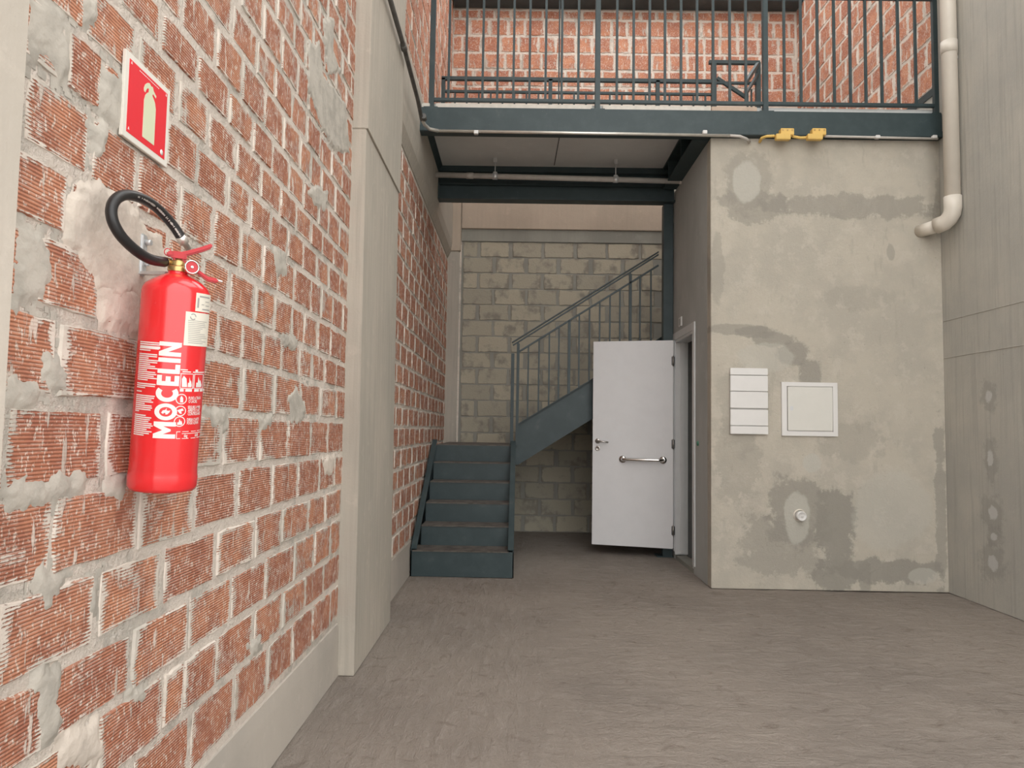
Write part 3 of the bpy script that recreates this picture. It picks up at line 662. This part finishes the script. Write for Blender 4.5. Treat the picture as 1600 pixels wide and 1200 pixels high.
def rear_rail():
    Y = 7.42; base = 4.05
    t = thing('stairwell_railing', (.6, Y, base), 'second dark railing round the stair opening at the rear of the mezzanine', 'railing')
    za, zb = px(800, 124, Y=Y).z, px(800, 144, Y=Y).z
    xa, xb = px(690, 130, Y=Y).x, px(1113, 130, Y=Y).x
    MB().box((xa, Y-.02, za-.018), (xb, Y+.02, za+.018)).build('handrail', 'steel', t)
    MB().box((xa, Y-.014, zb-.012), (xb, Y+.014, zb+.012)).build('sub_rail', 'steel', t)
    MB().box((xa, Y-.014, base+.08), (xb, Y+.014, base+.105)).build('bottom_rail', 'steel', t)
    x = xa+.02; k = 0
    while x < xb:
        w = .02 if k % 9 == 0 else .009
        MB().box((x-w, Y-w, base if w > .01 else base+.105), (x+w, Y+w, za if w > .01 else zb)).build('post' if w > .01 else 'baluster', 'steel', t); x += .128; k += 1
    # end bay where the last flight arrives
    x0, x1 = px(1115, 110, Y=Y).x, px(1184, 110, Y=Y).x; z1 = px(1150, 98, Y=Y).z; z2 = px(1150, 130, Y=Y).z
    for x in (x0, x1): MB().box((x-.025, Y-.025, base), (x+.025, Y+.025, z1)).build('post', 'steel', t)
    MB().box((x0-.05, Y-.02, z1-.018), (x1+.02, Y+.02, z1+.018)).build('handrail', 'steel', t)
    MB().box((x0, Y-.014, z2-.012), (x1, Y+.014, z2+.012)).build('sub_rail', 'steel', t)
    MB().bar(px(1120, 122, Y=Y), px(1168, 154, Y=Y), .03, .035).build('sloping_rail', 'steel', t)
    MB().bar(px(1184, 100, Y=Y-.03), px(1166, 128, Y=Y-.5), .03, .035).build('sloping_rail', 'steel', t)
    MB().bar(px(1184, 116, Y=Y-.03), px(1166, 146, Y=Y-.5), .025, .025).build('sloping_rail', 'steel', t)
    for u in (1168, 1174): q = px(u, 140, Y=Y-.2); MB().box((q.x-.008, q.y-.008, base), (q.x+.008, q.y+.008, q.z)).build('baluster', 'steel', t)
rear_rail()

# ================================================================== PIPES AND CONDUITS
# dull conduit along the ring beam, bending into the bright one under the front beam
Yc, Zc = 5.80, 3.755
t = thing('electrical_conduit', (.5, Yc, Zc), 'thin metal conduit running along the left wall and under the steel beam', 'conduit')
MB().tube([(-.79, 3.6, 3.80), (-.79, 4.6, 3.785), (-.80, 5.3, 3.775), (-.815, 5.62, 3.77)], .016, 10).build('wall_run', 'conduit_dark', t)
MB().tube([(-.815, 5.60, 3.77), (-.80, 5.70, 3.762), (-.77, 5.77, 3.757), (-.70, 5.80, 3.755)], .0145, 10).build('bend', 'conduit', t)
e1 = px(1140, 212, Y=Yc)
MB().tube([(-.71, Yc, 3.755), (e1.x, Yc, e1.z)], .0125, 10).build('beam_run', 'conduit', t)
g = [px(u, v, Y=Yc+d) for u, v, d in ((1140, 212, 0), (1156, 213, .0), (1166, 217, .02), (1171, 222, .07))]
MB().tube(g, .012, 10).build('end_bend', 'pvc_grey', t)
for u in (744, 1101):
    q = px(u, 207, Y=Yc); MB().box((q.x-.018, Yc-.018, q.z-.016), (q.x+.018, Yc+.02, q.z+.014)).build('clip', 'plastic', t, bevel=.003)
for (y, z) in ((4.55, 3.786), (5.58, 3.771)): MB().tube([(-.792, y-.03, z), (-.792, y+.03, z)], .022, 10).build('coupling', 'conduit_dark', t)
# yellow boxes with corrugated conduit
def ybox(u0, u1, label):
    Yb = 5.80; a, c = px(u0, 204, Y=Yb), px(u1, 221, Y=Yb)
    t = thing('junction_box', ((a.x+c.x)/2, Yb, c.z), label, 'junction box', 'yellow boxes under the steel beam')
    xm = (c.x-a.x)
    MB().box((a.x+xm*.28, Yb-.03, c.z+.045), (c.x, Yb+.026, a.z+.01)).build('body', 'yellow', t, bevel=.004)
    MB().box((a.x, Yb-.045, c.z), (c.x-xm*.22, Yb-.0, c.z+.048)).build('lower_body', 'yellow', t, bevel=.004)
    for k in (.35, .6, .85): MB().box((a.x+xm*k, Yb-.034, a.z-.012), (a.x+xm*k+.012, Yb-.028, a.z)).build('knockout', 'brass', t)
    return a, c
a1_, c1_ = ybox(1210, 1239, 'yellow plastic junction box hanging from the beam, beside the bare conduit end')
a2_, c2_ = ybox(1259, 1289, 'yellow plastic junction box hanging from the beam, beside the grey conduit run')
def corr(pts, name, label):
    P = [Vector(p) for p in pts]; Q = []
    for i in range(len(P)-1):
        for k in range(8): Q.append(P[i].lerp(P[i+1], k/8))
    Q.append(P[-1]); o = MB().tube(Q, [.013 if i % 2 else .0105 for i in range(len(Q))], 8).build(name, 'yellow')
    tag(o, label, 'conduit', 'short yellow corrugated conduits')
corr([px(u, v, Y=5.80+d) for u, v, d in ((1187, 222, .08), (1190, 216, .03), (1198, 213, 0), (1210, 212.5, 0))], 'corrugated_conduit', 'yellow corrugated conduit bending down into the rendered wall')
corr([px(u, v, Y=5.80) for u, v in ((1238, 213), (1250, 215.5), (1261, 215))], 'corrugated_conduit', 'yellow corrugated conduit linking the two yellow junction boxes')
q0, q1 = px(1289, 213, Y=5.81), px(1465, 217, Y=5.81)
t = thing('electrical_conduit', q0, 'thin grey conduit under the beam between junction box and downpipe', 'conduit')
MB().tube([q0, q1], .010, 10).build('run', 'pvc_grey', t)
for u in (1371, 1460): q = px(u, 214, Y=5.81); MB().box((q.x-.018, 5.795, q.z-.014), (q.x+.018, 5.83, q.z+.012)).build('clip', 'plastic', t, bevel=.003)
# pipe hung across the stair end
YP = 6.98; a, c = px(678, 273, Y=YP), px(1070, 283.5, Y=YP)
t = thing('hung_pipe', ((a.x+c.x)/2, YP, a.z), 'dusty plastic pipe hung on two rods across the stair end', 'pipe')
MB().tube([(-.858, YP, a.z), (XB+.004, YP, c.z)], .027, 16).build('pipe', 'pvc_grey', t)
q = px(734, 274.5, Y=YP); MB().tube([(q.x-.035, YP, q.z), (q.x+.035, YP, q.z)], .031, 16).build('coupling', 'pvc_grey', t)
q = px(1066, 283, Y=YP); MB().tube([(q.x-.03, YP, q.z), (q.x+.02, YP, q.z)], .032, 16).build('coupling', 'pvc_grey', t)
for u, v, lab in ((773.5, 275.5, 'zinc pipe hanger rod with clamp, towards the left brick wall'), (962, 280.5, 'zinc pipe hanger rod with clamp, towards the grey side wall')):
    q = px(u, v, Y=YP); h = thing('pipe_hanger', (q.x, YP, q.z), lab, 'hanger', 'hangers of the dusty pipe')
    MB().tube([(q.x, YP, q.z+.03), (q.x, YP+.0, 3.97)], .005, 8).build('rod', 'zinc', h)
    MB().box((q.x-.018, YP-.02, 3.94), (q.x+.018, YP+.02, 3.99)).build('ceiling_clip', 'zinc', h, bevel=.003)
    MB().lathe([(.0285, -.025), (.033, -.025), (.033, .025), (.0285, .025), (.0285, -.025)], (q.x, YP, q.z), 20, (1, 0, 0)).build('clamp', 'zinc', h)
    MB().box((q.x-.02, YP-.012, q.z+.028), (q.x+.02, YP+.012, q.z+.045)).build('clamp_nut', 'zinc', h, bevel=.003)
# white downpipe on the right
XP, YPD, RP = 3.470, 5.62, .058
t = thing('downpipe', (XP, YPD, 3.0), 'thick white plastic downpipe with an elbow turning into the rendered wall', 'pipe')
MB().tube([(XP, YPD, TOP-.05), (XP, YPD, 3.14)], RP, 28).build('pipe', 'pvc', t)
q = px(1488, 75, Y=YPD); MB().tube([(XP, YPD, q.z-.05), (XP, YPD, q.z+.05)], RP+.004, 28).build('coupling', 'pvc', t)
E1 = px(1455, 351, Y=YB)
elb = [Vector((XP, YPD, 3.19)), Vector((XP, YPD, 3.10)), Vector((XP-.003, YPD+.008, 3.055)), Vector((XP-.014, YPD+.03, 3.02)), Vector((XP-.03, YPD+.06, 2.995)), Vector((XP-.06, YPD+.12, 2.985))]
MB().tube(elb, [RP+.008, RP+.007, RP+.006, RP+.006, RP+.007, RP+.008], 28).build('elbow', 'pvc', t)
MB().tube([(XP-.055, YPD+.11, 2.985), (XP-.11, YB+.01, 2.985)], RP-.004, 28).build('outlet', 'pvc', t)
MB().box((XP+.0, YPD-.012, q.z-.09), (XR, YPD+.012, q.z-.07)).build('wall_strap', 'zinc', t)

# ================================================================== SIGN
def sign():
    X = XL+.006; P = [px(u, v, X=X+.004) for u, v in ((196, 72), (265, 143), (262, 262), (192, 213))]
    y0 = (P[0].y+P[3].y)/2; y1 = (P[1].y+P[2].y)/2; z0 = (P[2].z+P[3].z)/2; z1 = (P[0].z+P[1].z)/2
    t = thing('extinguisher_sign', (X, (y0+y1)/2, z0), 'red square sign with a pale extinguisher symbol and white border', 'sign')
    MB().box((X-.004, y0, z0), (X+.004, y1, z1)).build('plate', 'sign_white', t, bevel=.001)
    w = y1-y0; h = z1-z0
    MB().box((X+.004, y0+w*.075, z0+h*.075), (X+.0047, y1-w*.075, z1-h*.075)).build('red_field', 'red_sign', t)
    G = [(.40,.15),(.665,.15),(.665,.60),(.64,.67),(.60,.71),(.575,.73),(.585,.76),(.655,.735),(.665,.765),(.60,.80),(.575,.84),(.54,.83),(.50,.85),(.455,.83),(.41,.79),(.385,.735),(.39,.70),(.42,.695),(.435,.735),(.47,.775),(.495,.77),(.49,.73),(.46,.71),(.425,.67),(.40,.60)]
    MB().prism([(y0+w*a, z0+h*c) for a, c in G], 0, X+.0047, X+.0053).build('symbol', 'glow', t)
    b = MB()
    for i in range(14): b.box((X+.0047, y0+w*(.28+.032*i), z1-h*.115), (X+.0051, y0+w*(.28+.032*i+.022), z1-h*.105))
    for (a, c) in ((.10, .88), (.88, .88), (.10, .11)): b.prism([(y0+w*a, z0+h*c), (y0+w*(a+.03), z0+h*c), (y0+w*(a+.015), z0+h*(c+.035))], 0, X+.0047, X+.0051)
    b.build('small_print', 'ink', t, kind='stuff')
    MB().lathe([(0, .0004), (w*.035, .0004), (w*.035, 0)], (X+.0047, y0+w*.85, z0+h*.14), 16, (1, 0, 0)).build('seal', 'ink', t)
sign()

# ================================================================== EXTINGUISHER
def text_mesh(s, size, bold=.0, align='LEFT'):
    cu = bpy.data.curves.new('t', 'FONT'); cu.body = s; cu.size = size; cu.offset = bold; cu.align_x = align; cu.resolution_u = 4
    o = bpy.data.objects.new('t', cu); COL.objects.link(o)
    me = bpy.data.meshes.new_from_object(o.evaluated_get(bpy.context.evaluated_depsgraph_get()))
    bpy.data.objects.remove(o, do_unlink=True); return me
def extinguisher():
    B = px(253, 763, X=-.822); T = px(278, 425, X=-.787)
    az = (T-B).normalized(); L = (T-B).length
    toc = Vector((-B.x, -B.y, 0)); toc = (toc-az*toc.dot(az)).normalized()
    ax = (-toc).cross(az).normalized(); ay = ax.cross(az)*-1
    ay = az.cross(ax)                       # local +y points away from the viewer
    t = thing('fire_extinguisher', B, 'red fire extinguisher with black hose and white printing hung on the brick wall', 'fire extinguisher')
    Mx = Matrix((ax, ay, az)).transposed(); t.rotation_euler = Mx.to_euler(); Mi = Mx.inverted()
    loc = lambda p: Mi @ (Vector(p)-B)
    R = .0725
    prof = [(0, .012), (.058, .010), (.066, .002), (.0715, .002), (.074, .010), (.0745, .030), (.073, .038), (R, .050), (R, L-.050), (.0715, L-.042), (.067, L-.033), (.053, L-.021), (.034, L-.010), (.023, L-.006), (.021, L-.002), (.021, L+.012), (.0, L+.012)]
    body = MB().lathe(prof, n=72).build('body', 'red', t, True)
    MB().lathe([(.0225, L+.001), (.0225, L+.010), (.020, L+.013), (.019, L+.013)], n=40).build('neck_ring', 'brass', t, True)
    # printing: pixel -> angle and height on the cylinder
    def cyl(u, v):
        xc = 253+(760-v)*.0726; s = max(-.995, min(.995, (u-xc)/54)); return math.asin(s), (763-v)/338*L
    def P3(phi, z, r): return (r*math.sin(phi), -r*math.cos(phi), z)
    def patch_c(b, p0, p1, z0, z1, r, n=6):
        vs = []
        for i in range(n+1):
            a = p0+(p1-p0)*i/n; vs += [P3(a, z0, r), P3(a, z1, r)]
        b.add(vs, [(2*i, 2*i+2, 2*i+3, 2*i+1) for i in range(n)], True)
    def bar_px(b, u0, u1, v, hpx, r=R+.0007):
        p0, z = cyl(u0, v); p1, _ = cyl(u1, v); dz = hpx/338*L/2; patch_c(b, p0, p1, z-dz, z+dz, r, 4)
    def label(name, u0, u1, v0, v1, mat, r, parent):
        b = MB(); p0, za = cyl(u0, (v0+v1)/2); p1, _ = cyl(u1, (v0+v1)/2); patch_c(b, p0, p1, cyl(0, v1)[1], cyl(0, v0)[1], r, 10)
        return b.build(name, mat, parent, True)
    # big vertical name
    def ring(a0, a1, r0, r1, cx, n=28):
        o = [(cx+r1*math.cos(a0+(a1-a0)*i/n), .5+r1*math.sin(a0+(a1-a0)*i/n)) for i in range(n+1)]
        k = [(cx+r0*math.cos(a0+(a1-a0)*i/n), .5+r0*math.sin(a0+(a1-a0)*i/n)) for i in range(n+1)]
        return [[o[i], o[i+1], k[i+1], k[i]] for i in range(n)]
    rc = lambda x0, y0, x1, y1: [(x0, y0), (x1, y0), (x1, y1), (x0, y1)]
    GL = [(1., [[(0,0),(0,1),(.26,1),(.26,.56),(.26,0)][:5], [(.26,1),(.5,.60),(.5,.22),(.44,.22),(.26,.56)], [(.74,1),(.74,.56),(.56,.22),(.5,.22),(.5,.60)], rc(.74,0,1,1)]),
          (1., ring(0, 2*math.pi, .29, .51, .5)), (.86, ring(.9, 2*math.pi-.9, .26, .51, .5)),
          (.62, [rc(0,0,.26,1), rc(.26,.78,.62,1), rc(.26,.39,.56,.61), rc(.26,0,.62,.22)]), (.56, [rc(0,0,.26,1), rc(.26,0,.56,.22)]), (.26, [rc(0,0,.26,1)]),
          (.85, [rc(0,0,.25,1), rc(.60,0,.85,1), [(.25,1),(.25,.58),(.60,0),(.60,.42)]])]
    bm = bmesh.new(); x = 0; ocx = 0
    for gi, (w, polys) in enumerate(GL):
        if gi == 1: ocx = x+.5
        for pl in polys: bm.faces.new([bm.verts.new((x+a, c, 0)) for a, c in pl])
        x += w+.11
    tx0, tx1, ty0, ty1 = 0, x-.11, 0, 1
    for k in range(1, 10):
        bmesh.ops.bisect_plane(bm, geom=bm.verts[:]+bm.edges[:]+bm.faces[:], plane_co=(0, k/10, 0), plane_no=(0, 1, 0))
    pL, _ = cyl(245, 605); pR, _ = cyl(278, 605); zb, zt = cyl(0, 678.5)[1], cyl(0, 534)[1]
    b = MB(); bm.verts.index_update()
    b.add([P3(pR+(pL-pR)*(v.co.y-ty0)/(ty1-ty0), zb+(zt-zb)*(v.co.x-tx0)/(tx1-tx0), R+.0008) for v in bm.verts], [tuple(v.index for v in f.verts) for f in bm.faces])
    b.build('brand_lettering', 'ink', body, True); 
    # flame inside the O : centre of the second letter
    zO = zb+(zt-zb)*(ocx-tx0)/(tx1-tx0); pO = (pL+pR)/2
    b = MB(); FL = [(-.75,-.2),(-.5,.25),(-.1,.35),(.15,.75),(.1,.3),(.35,.2),(.75,.3),(.6,-.1),(.3,-.45),(0,-.5),(-.05,-.2),(-.3,-.15),(-.45,-.4)]
    b.add([P3(pO+x*.012/R, zO+y*.012, R+.0009) for x, y in FL]+[P3(pO, zO, R+.0011)], [(i, (i+1) % len(FL), len(FL)) for i in range(len(FL))])
    b.build('flame_mark', 'ink', body, True)
    # column of fine instructions on the left flank
    b = MB(); rnd = random.Random(3); v = 537
    wid = [31,31,0,30,17,0,28,28,15,30,29,18,26,30,14,27,29,25,30,16,0,29,28,13,0,8,0,29,28,24,27,14,25,26,24,6,0,17,26,24,22,27,29,26,20,28,24,16]
    for w in wid:
        if w: u = 253+(760-v)*.0726-48; bar_px(b, u, u+w*.95, v, 1.7)
        v += 2.95
    bar_px(b, 221, 251, 544, 3.6)
    b.build('instruction_text', 'ink', body, True, kind='stuff')
    # right flank: icons and short lines
    b = MB()
    def frame_px(u0, u1, v0, v1, w=1.0):
        bar_px(b, u0, u1, v0, w); bar_px(b, u0, u1, v1, w)
        for u in (u0, u1): bar_px(b, u-.5, u+.5, (v0+v1)/2, v1-v0)
    frame_px(281, 300, 580, 602); frame_px(302, 316, 580, 602); bar_px(b, 280, 321, 605, 4)
    bar_px(b, 284, 297, 577, 1.6); bar_px(b, 300, 318, 577, 1.6); bar_px(b, 281, 292, 574, 1.4); bar_px(b, 304, 308, 574.5, 3)
    def poly_px(b, pts, r=R+.0008):
        Q = [cyl(*p) for p in pts]; c = (sum(q[0] for q in Q)/len(Q), sum(q[1] for q in Q)/len(Q)); n = len(Q)
        b.add([P3(a, z, r) for a, z in Q]+[P3(c[0], c[1], r+.0002)], [(i, (i+1) % n, n) for i in range(n)])
    flame = lambda u, v, w, h: [(u-.5*w, v), (u-.42*w, v-.45*h), (u-.2*w, v-.3*h), (u-.05*w, v-h), (u+.2*w, v-.55*h), (u+.34*w, v-.7*h), (u+.5*w, v-.2*h), (u+.42*w, v)]
    poly_px(b, [(283, 600), (283, 588), (286, 583), (290, 587), (291, 600)]); poly_px(b, flame(295, 600, 6, 15)); poly_px(b, flame(309, 600, 9, 16))
    frame_px(275, 315, 668, 678.5, .9); bar_px(b, 283, 312, 671, .9)
    b.build('icon_panel', 'ink', body, True, kind='stuff')
    b = MB()
    for v in (618.5, 636.5, 652.5):
        p0, z = cyl(282.5-(v-618)*.08, v); n = 24; rr = .0118
        vs = [P3(p0+rr*k*math.cos(2*math.pi*i/n)/R*1.05, z+rr*k*math.sin(2*math.pi*i/n), R+.0007) for i in range(n) for k in (1, .84)]
        b.add(vs, [(2*i, 2*((i+1) % n), 2*((i+1) % n)+1, 2*i+1) for i in range(n)], True)
        u = 282.5-(v-618)*.08
        poly_px(b, {618.5: [(u-2, v+5), (u-2, v-2), (u, v-5), (u+2.5, v-2), (u+2.5, v+5)], 636.5: [(u-5, v-1), (u+3, v-4), (u+5, v-1), (u, v+1), (u+2, v+4), (u-1, v+4)]}.get(v) or flame(u, v+5, 8, 9))
    b.build('pictogram', 'ink', body, True, kind='stuff')
    for s, u, v, sz in (('PUXE A TRAVA', 293, 619, 4.6), ('O LACRE.', 293, 624, 4.6), ('SEGURE A MAN', 292, 633, 4.6), ('APERTE O GAT', 292, 638, 4.6), ('CONTROLAND', 292, 643, 4.6), ('DIRIJA O JATO', 290.5, 652, 4.6), ('FOGO LEVAN', 290.5, 657, 4.6), ('6kg', 286, 676.5, 4.8), ('60-80', 303, 676.5, 4.4)):
        me = text_mesh(s, 1, .02); x1 = max(w.co.x for w in me.vertices); k = sz/338*L/.72; p0, z = cyl(u, v)
        kx = k*.62; mx = (1.44-p0)*R; kx = min(kx, mx/x1) if len(s) > 5 else kx
        b = MB(); b.add([P3(p0+w.co.x*kx/R, z+w.co.y*k, R+.0008) for w in me.vertices], [tuple(f.vertices) for f in me.polygons], True)
        b.build('instruction_lettering', 'ink', body, True)
    # paper labels
    l1 = label('sticker', 304, 329.5, 456, 484, 'cream', R+.0008, body)
    b = MB(); bar_px(b, 310, 326, 461, 2.2, R+.0013); bar_px(b, 306.5, 309, 471, 15, R+.0013); bar_px(b, 313, 317, 473, 1, R+.0013); bar_px(b, 319, 325, 468, 1, R+.0013); bar_px(b, 319, 325, 474, 1, R+.0013); bar_px(b, 314, 326, 480, 1.6, R+.0013)
    b.build('sticker_print', 'dark_ink', body, True, kind='stuff')
    label('inspection_label', 287, 325, 486, 537, 'cream', R+.0009, body)
    b = MB()
    for i in range(13): bar_px(b, 292, 292+random.uniform(16, 30), 499+i*2.8, .75, R+.0014)
    p0, z = cyl(300, 493); n = 18; rr = .0075
    vs = [P3(p0+rr*k*math.cos(2*math.pi*i/n)/R, z+rr*k*math.sin(2*math.pi*i/n), R+.0014) for i in range(n) for k in (1, .7)]
    b.add(vs, [(2*i, 2*i+2, 2*i+3, 2*i+1) for i in range(0, 7)]+[(2*i, 2*i+2, 2*i+3, 2*i+1) for i in range(9, 16)], True)
    b.build('label_print', 'dark_ink', body, True, kind='stuff')
    # valve
    zv = L
    MB().lathe([(.0, -.004), (.016, -.004), (.017, .0), (.017, .012), (.013, .014), (.013, .020), (0, .020)], (0, 0, zv+.012), 24).build('valve', 'brass', t, True)
    MB().tube([(-.016, .0, zv+.020), (-.032, -.004, zv+.022)], .0085, 14).build('outlet', 'brass', t, True)
    MB().box((-.016, -.015, zv+.026), (.016, .013, zv+.046)).build('lever_block', 'red_dull', t, True, bevel=.004)
    lev = MB(); pts = [(-.026, zv+.038), (.004, zv+.040), (.022, zv+.047), (.046, zv+.058), (.068, zv+.070)]
    lev.prism([(x, z+.006) for x, z in pts]+[(x, z-.006) for x, z in reversed(pts)], 1, -.012, .012); lev.build('lever', 'red_dull', t, True, bevel=.003)
    han = MB(); pts = [(.006, zv+.024), (.022, zv+.020), (.045, zv+.004), (.064, zv-.008), (.086, zv-.010)]
    han.prism([(x, z+.005) for x, z in pts]+[(x, z-.006) for x, z in reversed(pts)], 1, -.013, .011); han.build('carry_handle', 'red_dull', t, True, bevel=.003)
    gp = Vector((.026, -.022, zv+.012)); gn = Vector((.25, -1, .05)).normalized()
    ga = MB().lathe([(.0, .0), (.0145, .0), (.0165, .003), (.0165, .009), (.0145, .011), (.013, .0095)], gp, 28, gn).build('gauge', 'chrome', t, True)
    MB().lathe([(.013, .0085), (0, .0085)], gp, 28, gn).build('dial', 'red_dull', ga, True).location -= Vector(ga.location)
    MB().lathe([(.003, .0105), (.0, .011)], gp, 12, gn).build('pin', 'chrome', ga, True).location -= Vector(ga.location)
    MB().tube([gp-gn*.001, (.012, -.004, zv+.016)], .006, 10).build('gauge_stem', 'brass', t, True)
    MB().tube([(.084, -.002, zv-.008), (.096, -.002, zv-.010)], .0022, 8).build('safety_pin', 'ink', t, True)
    rg = [(-.024+.007*math.cos(a), -.004, zv+.042+.008*math.sin(a)) for a in [2*math.pi*i/16 for i in range(17)]]
    MB().tube(rg, .0012, 6, False).build('pull_ring', 'red_dull', t, True)
    # hose: a loop swinging out along the wall
    H_ = [(257,409.5,-.808),(237.5,406,-.812),(220,397,-.818),(202.5,383,-.825),(187,366,-.832),(176.5,346,-.838),(174,327,-.842),(181,311.5,-.844),(197,304.5,-.842),(220,309.5,-.838),(241,321.5,-.832),(258.5,338,-.824),(272.5,355,-.814),(283,371,-.804)]
    W_ = [px(u, v, X=x) for u, v, x in H_]; Q = []
    for i in range(len(W_)-1):
        p0, p1, p2, p3 = W_[max(i-1, 0)], W_[i], W_[i+1], W_[min(i+2, len(W_)-1)]
        for k in range(5):
            s = k/5; Q.append(.5*((2*p1)+(-p0+p2)*s+(2*p0-5*p1+4*p2-p3)*s*s+(-p0+3*p1-3*p2+p3)*s**3))
    Q.append(W_[-1]); hose = MB().tube([loc(q) for q in Q], .0115, 16).build('hose', 'rubber', t, True)
    f0, f1 = px(281, 369, X=-.805), px(293, 387, X=-.797)
    d = f1-f0
    MB().tube([loc(f0), loc(f0+d*.6), loc(f0+d*.62), loc(f1+d*.15)], [.0115, .0115, .007, .007], 16).build('nozzle', 'conduit', t, True)
    MB().tube([loc(W_[0]), (-.034, -.003, zv+.021)], [.0105, .0095], 14).build('ferrule', 'conduit', t, True)
    # faint print along the hose
    b = MB(); rr = .0118
    for i in range(int(len(Q)*.64), int(len(Q)*.97)):
        if i+1 >= len(Q): break
        p, q = Q[i], Q[i+1]; dd = (q-p).normalized(); v = (CAM-p).normalized(); s = dd.cross(v).normalized(); nn = s.cross(dd)
        nn = nn if nn.dot(v) > 0 else -nn
        for k in range(3):
            if rnd.random() < .3: continue
            c = p.lerp(q, .17+.33*k)+nn*rr; a = dd*.0011; w_ = s*rnd.uniform(.001, .0024)
            b.add([loc(c-a-w_), loc(c+a-w_), loc(c+a+w_), loc(c-a+w_)], [(0, 1, 2, 3)])
    b.build('hose_print', 'pvc_grey', hose, True, kind='stuff').location -= Vector(hose.location)
    for ch in body.children: ch.location -= Vector(body.location)
    # wall bracket
    p = px(226, 398, X=XL+.012)
    k = thing('wall_bracket', (XL, p.y, p.z-.05), 'zinc wall bracket carrying the red fire extinguisher', 'bracket')
    MB().box((XL-.004, p.y-.012, p.z-.052), (XL+.012, p.y+.014, p.z+.05)).build('plate', 'zinc', k, bevel=.004)
    arm = B+az*(L-.004)
    MB().bar((XL+.012, p.y, p.z-.045), arm+Vector((-.02, .0, 0)), .022, .007).build('arm', 'zinc', k)
    MB().tube([(XL+.012, p.y+.002, p.z+.03), (XL+.026, p.y+.002, p.z+.03)], .007, 6).build('screw', 'zinc', k)
    MB().tube([(XL+.012, p.y+.002, p.z-.02), (XL+.022, p.y+.002, p.z-.02)], .007, 6).build('screw', 'zinc', k)
extinguisher()
